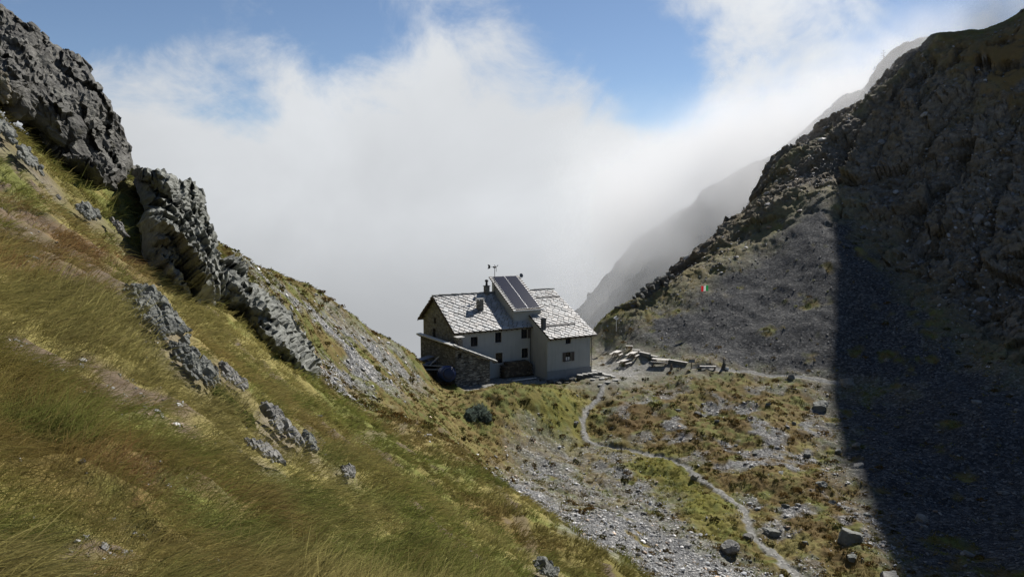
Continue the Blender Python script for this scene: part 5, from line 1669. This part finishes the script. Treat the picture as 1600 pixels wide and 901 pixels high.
def picnic_table(x, y, z, yaw, L=1.9, label='', first=[None]):
    e = empty('picnic_table', (x, y, z), yaw, label, 'picnic table', 'picnic tables on the terrace')
    if first[0] is not None:
        for ch in kids(first[0]):
            copy_tree(ch, e)
        e.scale = (L / 1.9, 1, 1)
        return e
    r = random.Random(2)
    mb = MB()
    for k in range(5): mb.box((r.uniform(-.02, .02), -.32 + k * .16, .745 + r.uniform(-.004, .004)), (1.9, .145, .045))
    for sx in (-.7, 0, .7): mb.box((sx, 0, .7), (.09, .74, .04))
    mb.build('tabletop', M_WOOD, e)
    for sy in (-1, 1):
        mb = MB()
        for k in (0, 1): mb.box((r.uniform(-.02, .02), sy * (.62 + k * .14), .445), (1.9, .13, .045))
        mb.build('seat', M_WOOD, e)
    for sx in (-1, 1):
        mb = MB()
        for sy in (-1, 1): mb.bar((sx * .68, sy * .56, 0), (sx * .68, sy * .22, .68), .05, .1)
        mb.bar((sx * .63, -.78, .395), (sx * .63, .78, .395), .05, .09)
        mb.build('leg_frame', M_WOOD_DK, e)
    first[0] = e
    return e


def bench(x, y, z, yaw, L, label, solid=False, name='bench'):
    e = empty(name, (x, y, z), yaw, label, 'bench')
    mb = MB(); mb.box((0, -.1, .44), (L, .18, .06)).box((0, .1, .445), (L, .18, .06)); mb.build('seat', M_WOOD, e)
    if solid:
        r = random.Random(6); mb = MB(); xx = -L / 2 + .05
        while xx < L / 2 - .2:
            w_ = r.uniform(.22, .45)
            for zz in (.1, .29): mb.box((xx + w_ / 2, r.uniform(-.04, .04), zz), (w_ - .02, .34, .19), rz=r.uniform(-.1, .1), ry=r.uniform(-.08, .08))
            xx += w_
        mb.build('stone_base', M_ROCK, e)
    else:
        for sx in (-1, 1):
            MB().box((sx * (L / 2 - .16), 0, .2), (.14, .34, .415)).build('leg', M_WOOD_DK, e)
    return e


def base_at(u, v, h):
    """ground point under something seen at a pixel at height h"""
    x, y, z = spot(u, v)
    for _ in range(4):
        x, y, z = spot(u, v + h * F / y)
    return x, y, z


R_ = math.radians
picnic_table(*base_at(964, 549, .75), R_(62), 1.9, 'picnic table nearest the hut corner, standing alone at the left')
picnic_table(*base_at(989, 552, .75), R_(62), 1.9, 'picnic table in the middle of the terrace cluster, behind the front one')
picnic_table(*base_at(977, 562, .75), R_(50), 2.0, 'front picnic table of the terrace cluster, nearest to the viewer')
picnic_table(*base_at(1032, 560, .75), R_(-26), 2.3, 'long picnic table on the right, set crosswise to the others')
bench(*base_at(983, 545, .45), R_(-15), 1.0, 'short bench behind the picnic table cluster at the foot of the scree')
bench(*base_at(994, 548, .45), R_(-18), 1.1, 'second short bench behind the middle picnic table')
bench(*base_at(1007, 553, .45), R_(-58), 2.1, 'bench between the middle picnic table and the scree edge', True)
bench(*base_at(1020, 556, .45), R_(-52), 1.7, 'bench slanting towards the long crosswise picnic table', True)
bench(*base_at(1059, 566, .45), R_(-46), 3.0, 'longest bench, a plank laid on a low stone base', True)
bench(*base_at(1106, 573, .45), R_(-4), 2.1, 'plain plank bench on two blocks right of the information board')

sg = empty('information_board', spot(1080, 579.5), R_(6), 'small dark information board on a single post at the terrace edge', 'sign')
MB().box((0, 0, .5), (.09, .09, 1.1)).build('post', M_WOOD_DK, sg)
bd = MB().box((0, -.07, 1.02), (.86, .04, .42), rx=-.35).build('board', M_WOOD_DK, sg)
MB().box((0, -.094, 1.013), (.76, .012, .34), rx=-.35).build('panel', simple_mat('grey_board_face', (.19, .185, .17), .5, .2, 6), bd)
st_ = empty('wooden_stump', spot(1049, 578), 0, 'short dark wooden stump with a tapered top beside the long bench', 'stump')
MB().lathe((0, 0, -.05), (0, 0, 1), [(0, .2), (.3, .19), (.55, .12), (.75, .1), (.8, .04)], 10).build('body', M_WOOD_DK, st_)

sp = empty('signpost', spot(963, 521), R_(10), 'tall wooden signpost with a white roofed top by the hut corner', 'signpost')
MB().tube((0, 0, -.1), (0, 0, 2.05), .07, .055, 8).build('post', M_WOOD, sp)
MB().bar((-.42, 0, 1.95), (.02, 0, 2.3), .34, .035).bar((.0, 0, 2.3), (.42, 0, 1.98), .34, .035).build('roof', M_WHITE, sp)
MB().box((0, -.08, 1.9), (.5, .04, .26)).build('board', M_WHITE, sp)

# flag on its pole
fx, fy, fz = spot(1106, 488)
fl = empty('flagpole', (fx, fy, fz), 0, 'thin pole flying a green white and red flag on the scree slope', 'flag')
MB().tube((0, 0, -.2), (0, 0, 4.05), .035, .022, 8).build('pole', M_ALU, fl)
nx, ny = 24, 8
V = []; 
for j in range(ny + 1):
    for i in range(nx + 1):
        t = i / nx; h = j / ny
        V.append((-.03 - 1.05 * t, .1 * math.sin(5.5 * t + 1.1 * h) * (.3 + t), 3.15 + .82 * h - .12 * t * t + .03 * math.sin(7 * t)))
for col_, a, b, nm in (((.02, .22, .06), 0, 8, 'green_stripe'), ((.72, .71, .68), 8, 16, 'white_stripe'), ((.45, .025, .03), 16, 24, 'red_stripe')):
    vs = [V[j * (nx + 1) + i] for j in range(ny + 1) for i in range(a, b + 1)]
    w_ = b - a + 1
    fs = [(j * w_ + i, j * w_ + i + 1, (j + 1) * w_ + i + 1, (j + 1) * w_ + i) for j in range(ny) for i in range(w_ - 1)]
    m = NT(nm); d = m.n('ShaderNodeBsdfDiffuse', i_Color=col_ + (1,)); t_ = m.n('ShaderNodeBsdfTranslucent', i_Color=col_ + (1,)); mx = m.n('ShaderNodeMixShader', i_0=.45)
    m.l(d.outputs[0], mx.inputs[1]); m.l(t_.outputs[0], mx.inputs[2])
    MB().add(vs, fs).build(nm, m.out(mx.outputs[0]), fl, True)

# cairn at the start of the right-hand path
cn = empty('cairn', spot(1131, 577), 0, 'small cairn of dark stones with a white one at the start of the right-hand path', 'cairn')
r = random.Random(9); mb = MB(); z_ = 0
for k in range(6):
    h = .26 - k * .018; w_ = .62 - k * .09
    mb.box((r.uniform(-.05, .05), r.uniform(-.05, .05), z_ + h / 2), (w_, w_ * .8, h), rz=r.uniform(0, 3), ry=r.uniform(-.1, .1), taper=.8); z_ += h * .95
mb.build('stones', M_ROCKD, cn, bevel=.03)
MB().box((.35, -.25, .16), (.5, .4, .32), rz=.6, ry=.2, taper=.7).build('white_stone', simple_mat('white_stone', (.6, .59, .56), .8, .15, 6), cn, bevel=.04)

# low dry wall and flat slabs at the corner of the wing
def slab(c, size, rz, tilt, mat, seed):
    r = random.Random(seed); n = 7; mb = MB()
    ring = []
    for k in range(n):
        t = 2 * math.pi * k / n; q = r.uniform(.8, 1.1)
        ring.append((math.cos(t) * size[0] / 2 * q, math.sin(t) * size[1] / 2 * q))
    vs = [(a, b, -size[2] / 2) for a, b in ring] + [(a * .97, b * .97, size[2] / 2) for a, b in ring]
    mb.add(vs, [tuple(range(n))[::-1], tuple(range(n, 2 * n))] + [(k, (k + 1) % n, n + (k + 1) % n, n + k) for k in range(n)])
    return mb


M_SLAB = rock_mat('flat_slab_stone', ((.24, .235, .22), (.36, .355, .335), (.48, .47, .45)), (.5, .49, .46), (.25, .24, .2))
wl = empty('dry_stone_wall', hutp(5.2, -2.1), TH + .02, 'low dry stone wall with flat capping slabs in front of the wing corner', 'wall')
r = random.Random(11); mb = MB()
for row in range(4):
    xx = -2.0
    while xx < 1.9:
        w_ = r.uniform(.25, .6); mb.box((xx + w_ / 2, r.uniform(-.05, .05), -.28 + row * .19), (w_ - .02, .55, .17), rz=r.uniform(-.06, .06), ry=r.uniform(-.05, .05), taper=.94); xx += w_
mb.build('stone_courses', M_ROCKD, wl, bevel=.02)
for k in range(5):
    o = slab((0, 0, 0), (r.uniform(.75, 1.05), .8, .09), 0, 0, None, 20 + k).build('capping_slab', M_SLAB, wl)
    o.location = (-1.6 + k * .82, r.uniform(-.06, .06), .44 + r.uniform(0, .03)); o.rotation_euler = (r.uniform(-.05, .05), r.uniform(-.06, .06), r.uniform(-.4, .4))
SLG = 'flat pale slabs paving the terrace corner'
for k, (u, v, w_) in enumerate(((926, 580, 1.5), (934, 584, 1.3), (943, 586, 1.2), (950, 588, 1.3), (932, 590, 1.1), (941, 593, 1.0), (958, 590, .9), (962, 594, .9), (950, 597, .9), (938, 600, .8), (926, 594, .9))):
    x, y, z = spot(u, v)
    o = slab(0, (w_, w_ * .7, .12), 0, 0, None, 50 + k).build('stone_slab', M_SLAB, None)
    o.location = (x, y, z + .09); o.rotation_euler = (r.uniform(-.1, .1), r.uniform(-.1, .1), r.uniform(0, 3))
    tag(o, 'flat pale stone slab lying on the ground at the hut corner', 'slab', SLG)
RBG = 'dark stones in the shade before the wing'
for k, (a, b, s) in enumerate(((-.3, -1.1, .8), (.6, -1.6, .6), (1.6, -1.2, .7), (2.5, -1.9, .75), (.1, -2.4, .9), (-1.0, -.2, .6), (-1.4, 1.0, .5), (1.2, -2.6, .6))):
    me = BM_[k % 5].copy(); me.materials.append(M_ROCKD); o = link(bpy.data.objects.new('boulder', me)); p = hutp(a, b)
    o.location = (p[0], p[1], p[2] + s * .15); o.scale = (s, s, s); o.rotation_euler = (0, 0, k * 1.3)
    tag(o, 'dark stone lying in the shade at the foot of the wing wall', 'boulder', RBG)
# ------------------------------------------------------------------ far ridges in the fog, trees, the peak that casts the shade
def far_ridge(name, label, crest, mat, seed, run=70, fall=1.05, toward=(-.75, -.66), rough=3.):
    """a slope below a crest line given as (column, row, distance)"""
    c = np.array(crest, float)
    t = np.linspace(0, 1, 260); k = np.linspace(0, 1, len(c))
    # arc positions
    px = np.interp(t, k, c[:, 0]); py = np.interp(t, k, c[:, 1]); yy = np.interp(t, k, c[:, 2])
    top = at(px, py, yy)
    rows = 90
    g = np.linspace(0, 1, rows)
    tw = np.array([toward[0], toward[1], 0]); tw /= np.linalg.norm(tw)
    V = []
    for s in g:
        d = s ** 1.25 * run
        V.append(top + tw * d + np.array([0, 0, -fall * d]))
    back = top - tw * 30 + np.array([0, 0, -22.])
    V = np.stack([back] + V, 0)
    P = V.reshape(-1, 3)
    amp = np.concatenate([np.zeros(260), np.repeat(np.clip(g * 8 + .35, 0, 1), 260)])
    disp = crag(P / (rough * 4), seed) * rough + crag(P / (rough * 1.3), seed + 1) * rough * .4 + fbm3(P / 30, 3, seed) * rough * 1.5
    P = P + np.outer(disp * amp, np.array([-.5, -.45, .6]))
    n = rows + 1
    idx = np.arange(n * 260).reshape(n, 260)
    f = np.stack([idx[:-1, :-1].ravel(), idx[1:, :-1].ravel(), idx[1:, 1:].ravel(), idx[:-1, 1:].ravel()], 1)
    o = mesh_np(name, P, f, mat, None, False)
    return tag(o, label, 'hill', kind='structure')


M_FAR = rock_mat('far_slope', ((.035, .035, .03), (.07, .068, .055), (.11, .105, .085)), (.10, .095, .07), (.05, .05, .022))
far_ridge('hills', 'rocky ridge behind the pass, half lost in fog', [(860, 560, 250), (900, 492, 246), (940, 455, 242), (975, 420, 238), (998, 396, 235), (1012, 372, 232), (1030, 362, 230), (1052, 352, 228), (1064, 330, 226), (1082, 318, 224), (1096, 296, 222), (1118, 284, 220), (1145, 266, 218), (1180, 250, 216), (1212, 236, 214), (1250, 205, 210), (1290, 172, 208), (1320, 152, 206), (1345, 142, 204), (1362, 128, 202), (1376, 100, 200), (1392, 88, 199), (1412, 74, 198), (1440, 62, 197), (1480, 60, 196)], M_FAR, 301)
far_ridge('hills', 'pale ridge farther back, almost dissolved in fog', [(820, 600, 340), (880, 500, 336), (915, 468, 332), (940, 440, 330), (970, 408, 326), (992, 378, 322), (1010, 366, 320), (1060, 330, 316), (1120, 300, 312)], M_FAR, 311, 90)


def conifer(u, v, y, h, label, seed):
    p = at(u, v, y)
    e = empty('conifer_tree', tuple(p), 0, label, 'tree', None)
    g = np.random.default_rng(seed)
    MB().tube((0, 0, -.6), (0, 0, h * .97), h * .022, h * .004, 7).build('trunk', M_TIMBER, e)
    V = []; n = 0
    nb = 46
    for k in range(nb):
        t = (k + .5) / nb; z = h * (.12 + .86 * t)
        if g.random() < .2: continue
        L = h * .3 * (1 - t) ** .8 * g.uniform(.55, 1.15) + .1; a = g.uniform(0, 6.28)
        d = np.array([math.cos(a), math.sin(a), -.22 + .35 * t]); d /= np.linalg.norm(d)
        for q in range(18):
            s = g.uniform(.12, 1.) * L; c = np.array([0, 0, z]) + d * s + g.normal(0, .05 * h * .1, 3) + np.array([0, 0, -.05 * s * s])
            w_ = g.uniform(.05, .11) * h * .22
            aa = g.normal(0, 1, 3); aa /= np.linalg.norm(aa); bb = np.cross(aa, d); bb /= max(np.linalg.norm(bb), 1e-6)
            V += [c - aa * w_, c + bb * w_ * .4, c + aa * w_, c - bb * w_ * .4]
    V = np.array(V)
    mesh_np('crown', V, np.arange(len(V)).reshape(-1, 4), M_BLADE, e, False, np.tile(np.array([.03, .042, .018]), (len(V), 1)))
    return e


conifer(1379, 117, 193, 6.2, 'thin lone conifer standing out of the fog high on the right ridge', 1)
conifer(1366, 126, 193, 3.6, 'smaller conifer below the lone one on the right ridge', 2)
conifer(1021, 372, 229, 3.6, 'faint conifer on the foggy ridge behind the hut', 3)

# added unseen peak, its outline shaped to throw the shade over the scree
sh = np.array([math.cos(SUN_AZ), math.sin(SUN_AZ)]); pe = np.array([-math.sin(SUN_AZ), math.cos(SUN_AZ)]); tl_ = math.tan(SUN_EL)
edge_px = np.array([(1303, 305), (1301, 380), (1300, 450), (1299, 520), (1300, 590), (1299, 630), (1312, 690), (1342, 760), (1372, 840), (1400, 901)], float)
E3 = hit(edge_px[:, 0], edge_px[:, 1])
dE = E3[:, :2] @ sh; D0 = dE[0] + 145
prof_ = np.stack([E3[:, :2] @ pe, E3[:, 2] + (D0 - dE) * tl_], 1)
print('peak profile', prof_.round(1).tolist())
DZ_ = float(prof_[0, 1]) - 146.2
poly_ = [(41.5, 143. + DZ_)] + [(float(a), float(b)) for a, b in prof_] + [(5., float(prof_[-1, 1]) + 19), (-25., float(prof_[-1, 1]) + 48), (-60., float(prof_[-1, 1]) + 62), (-110., 200.), (-150., 60.), (-150., -20.), (-20., -20.), (0., 60.), (4., 130. + DZ_), (20., 134. + DZ_), (31., 138. + DZ_)]
r = random.Random(31); ring = []
for i in range(len(poly_)):
    a = np.array(poly_[i]); b = np.array(poly_[(i + 1) % len(poly_)]); k = max(1, int(np.hypot(*(b - a)) / 2.2))
    for j in range(k):
        q = a + (b - a) * j / k
        if j: q = q + np.array([r.gauss(0, .3), r.gauss(0, .3)])
        ring.append(q)
V = []; nr = len(ring); LAY = (0, 2, 9, 25, 60)
for li, t in enumerate(LAY):
    for q in ring:
        shrink = 1 - .035 * abs(li - 0) if li else 1
        c = np.array([-50., 60.])
        q2 = c + (q - c) * (shrink if li else 1) + (np.array([r.gauss(0, .5), r.gauss(0, .5)]) if li > 1 else 0)
        xy = sh * (D0 + t) + pe * q2[0]
        V.append((xy[0], xy[1], q2[1]))
Fp = [tuple(range(nr))[::-1], tuple(range((len(LAY) - 1) * nr, len(LAY) * nr))]
for li in range(len(LAY) - 1):
    for k in range(nr): Fp.append((li * nr + k, li * nr + (k + 1) % nr, (li + 1) * nr + (k + 1) % nr, (li + 1) * nr + k))
pk = MB().add(V, Fp).build('shade_caster_peak', M_FAR, None)
tag(pk, 'unseen rocky peak shaped to cast the shade on the right slope', 'peak', kind='structure')
# ------------------------------------------------------------------ fog bank rising behind the saddle
def fog_mat():
    m = NT('fog')
    g = m.n('ShaderNodeTexCoord'); P = g.outputs['Object']
    sx = m.n('ShaderNodeSeparateXYZ'); m.l(P, sx.inputs[0])
    X, Y, Zc = sx.outputs

    def rng_(v, a, b, c=0., d=1.):
        r = m.n('ShaderNodeMapRange', i_1=a, i_2=b, i_3=c, i_4=d); r.interpolation_type = 'SMOOTHSTEP'; m.l(v, r.inputs[0]); return r.outputs[0]
    n = m.noise(.016, 4, .6, P, .4); n2 = m.noise(.05, 3, .6, P)
    up = m.math('ADD', Zc, m.math('MULTIPLY', m.math('SUBTRACT', n.outputs[0], .5), 45.))
    # the top of the bank climbs towards the right-hand ridge
    top = m.math('SUBTRACT', up, m.math('MULTIPLY', m.math('MAXIMUM', m.math('SUBTRACT', X, 30.), 0.), .42))
    d = rng_(top, FOG_TOP[0], FOG_TOP[1], 1., 0.)
    d = m.math('MULTIPLY', d, rng_(Y, FOG_Y[0], FOG_Y[1]))
    d = m.math('MULTIPLY', d, rng_(Y, 212, 250, 1., 0.))
    d = m.math('MULTIPLY', d, rng_(Zc, 66, 86, 1., 0.))
    d = m.math('MULTIPLY', d, rng_(n2.outputs[0], .32, .66, .2, 1.8))
    d = m.math('MULTIPLY', d, rng_(X, 5., 45.))
    d = m.math('MULTIPLY', d, rng_(X, 112., 140., 1., 0.))
    d = m.math('MULTIPLY', d, FOG_D)
    v = m.n('ShaderNodeVolumePrincipled'); v.inputs['Color'].default_value = (.93, .94, .96, 1); v.inputs['Anisotropy'].default_value = .2
    m.l(d, v.inputs['Density'])
    o = m.n('ShaderNodeOutputMaterial'); m.l(v.outputs[0], o.inputs['Volume'])
    return m.m


FOG_TOP = (20., 48.); FOG_Y = (148., 175.); FOG_D = .029
fb = MB().span(0, 190, 146, 252, -60, 130).build('fog_bank', fog_mat(), None)
tag(fb, 'bank of white fog filling the valley behind the hut', 'fog', kind='stuff')
SKY_CLEAR = [  # photo column, row, radii, strength of the blue openings
    (230, -20, 130, 90, .8), (90, 20, 120, 90, .6), (500, 10, 110, 80, .75), (585, 60, 90, 60, .5), (370, 160, 60, 45, .3), (700, 10, 90, 50, .4),
    (880, 30, 90, 80, .8), (1010, 70, 110, 80, .65), (1050, 150, 70, 60, .6), (960, 140, 60, 50, .3), (1480, 0, 140, 70, .8), (430, 120, 90, 60, .25)]
CLOUD = (5.35, 7.8)
SKY_MUL = .86
SKY_STR = .08
SUN_E = 5.0
EXPO = 0.5

# ------------------------------------------------------------------ sky, sun, camera
world = bpy.data.worlds.new('World'); scene.world = world; world.use_nodes = True
wt = world.node_tree; wt.nodes.clear()


class WT(NT):
    def __init__(s, t): s.t = t


w = WT(wt)
tc = w.n('ShaderNodeTexCoord'); D = tc.outputs['Generated']
sky = w.n('ShaderNodeTexSky', sky_type='NISHITA', sun_disc=False, sun_elevation=SUN_EL, altitude=2300, air_density=1.0, dust_density=.4, ozone_density=1.5)
sky.sun_rotation = math.pi / 2 - SUN_AZ
sx = w.n('ShaderNodeSeparateXYZ'); w.l(D, sx.inputs[0])
az = w.math('ARCTAN2', sx.outputs[0], sx.outputs[1]); el = w.math('ARCSINE', sx.outputs[2])
mp = w.n('ShaderNodeMapping'); w.l(D, mp.inputs['Vector']); mp.inputs['Scale'].default_value = (1, 1, 1.25)
n_w = w.noise(3.4, 8, .6, mp.outputs[0], .7); n_f = w.noise(8., 9, .64, mp.outputs[0], .45); n_b = w.noise(2.6, 5, .55, mp.outputs[0], .5)


def ang(u, v):
    s, q = rays(u, v)
    L = math.sqrt(1 + float(s) ** 2 + float(q) ** 2)
    return math.atan(float(s)), math.asin(float(q) / L)


clear = None
for u, v, ru, rv, k in SKY_CLEAR:
    a0, e0 = ang(u, v)
    da = w.math('MULTIPLY', w.math('SUBTRACT', az, a0), F / ru); de = w.math('MULTIPLY', w.math('SUBTRACT', el, e0), F / rv)
    g = w.math('MULTIPLY', w.math('EXPONENT', w.math('MULTIPLY', w.math('ADD', w.math('MULTIPLY', da, da), w.math('MULTIPLY', de, de)), -1.)), k)
    clear = g if clear is None else w.math('ADD', clear, g)
hi = w.n('ShaderNodeMapRange', i_1=.32, i_2=.6, i_3=0., i_4=1.); hi.clamp = True; w.l(el, hi.inputs[0])
clear = w.math('ADD', clear, hi.outputs[0])
bk = w.n('ShaderNodeMapRange', i_1=.35, i_2=-.25, i_3=0., i_4=.85); bk.clamp = True; w.l(sx.outputs[1], bk.inputs[0])
clear = w.math('ADD', clear, bk.outputs[0])
lo = w.n('ShaderNodeMapRange', i_1=.0, i_2=.13, i_3=-.9, i_4=0.); lo.clamp = True; w.l(el, lo.inputs[0])
clear = w.math('ADD', clear, lo.outputs[0])
nz = w.math('ADD', w.math('MULTIPLY', w.math('SUBTRACT', n_w.outputs[0], .5), 1.7), w.math('MULTIPLY', w.math('SUBTRACT', n_f.outputs[0], .5), 1.5))
cl = w.math('ADD', clear, nz)
alpha = w.n('ShaderNodeMapRange', i_1=-.02, i_2=.75, i_3=1., i_4=0.); alpha.interpolation_type = 'SMOOTHSTEP'; w.l(cl, alpha.inputs[0])
# cloud brightness: brighter towards the sun, greyer low down on the left
sd = Vector((math.cos(SUN_AZ) * math.cos(SUN_EL), math.sin(SUN_AZ) * math.cos(SUN_EL), math.sin(SUN_EL)))
dt = w.n('ShaderNodeVectorMath', operation='DOT_PRODUCT'); w.l(D, dt.inputs[0]); dt.inputs[1].default_value = sd
tow = w.n('ShaderNodeMapRange', i_1=.25, i_2=.95, i_3=CLOUD[0], i_4=CLOUD[1]); w.l(dt.outputs['Value'], tow.inputs[0])
vari = w.math('MULTIPLY_ADD', n_b.outputs[0], .55, .74)
bri = w.math('MULTIPLY', tow.outputs[0], vari)
lowd = w.n('ShaderNodeMapRange', i_1=-.16, i_2=.02, i_3=.74, i_4=1.); lowd.interpolation_type = 'SMOOTHSTEP'; w.l(el, lowd.inputs[0])
bri = w.math('MULTIPLY', bri, lowd.outputs[0])
cc = w.n('ShaderNodeVectorMath', operation='SCALE'); cc.inputs[0].default_value = (.93, .965, 1.0); w.l(bri, cc.inputs['Scale'])
skm = w.n('ShaderNodeVectorMath', operation='SCALE', i_Scale=SKY_MUL); w.l(sky.outputs[0], skm.inputs[0])
colr = w.mix(alpha.outputs[0], skm.outputs[0], cc.outputs[0])
bg = w.n('ShaderNodeBackground', i_Strength=SKY_STR); w.l(colr, bg.inputs[0])
wo = w.n('ShaderNodeOutputWorld'); w.l(bg.outputs[0], wo.inputs['Surface'])

sl = bpy.data.lights.new('sun', 'SUN'); sl.energy = SUN_E; sl.angle = math.radians(.3); sl.color = (1, .955, .88)
so = link(bpy.data.objects.new('sun', sl)); so.rotation_euler = sd.to_track_quat('Z', 'Y').to_euler(); so.location = (60, 60, 120)

cam = bpy.data.cameras.new('camera'); cam.sensor_width = 36; cam.lens = 36 * F / 1600; cam.clip_start = .05; cam.clip_end = 5000
co = link(bpy.data.objects.new('camera', cam)); co.location = (0, 0, CAMZ); co.rotation_euler = (math.pi / 2 - PITCH, 0, 0)
scene.camera = co
vs = scene.view_settings; vs.view_transform = 'Standard'; vs.look = 'None'; vs.exposure = EXPO; vs.gamma = 1; vs.use_curve_mapping = False
scene.render.resolution_x, scene.render.resolution_y = 1024, 576
cy = scene.cycles
cy.max_bounces = 5; cy.diffuse_bounces = 2; cy.glossy_bounces = 2; cy.transmission_bounces = 3; cy.volume_bounces = 2; cy.transparent_max_bounces = 6
cy.use_denoising = True; cy.use_adaptive_sampling = True
try:
    cy.denoising_prefilter = 'NONE'; cy.denoiser = 'OPENIMAGEDENOISE'; cy.denoising_input_passes = 'RGB_ALBEDO'
except Exception: pass
cy.caustics_reflective = False; cy.caustics_refractive = False
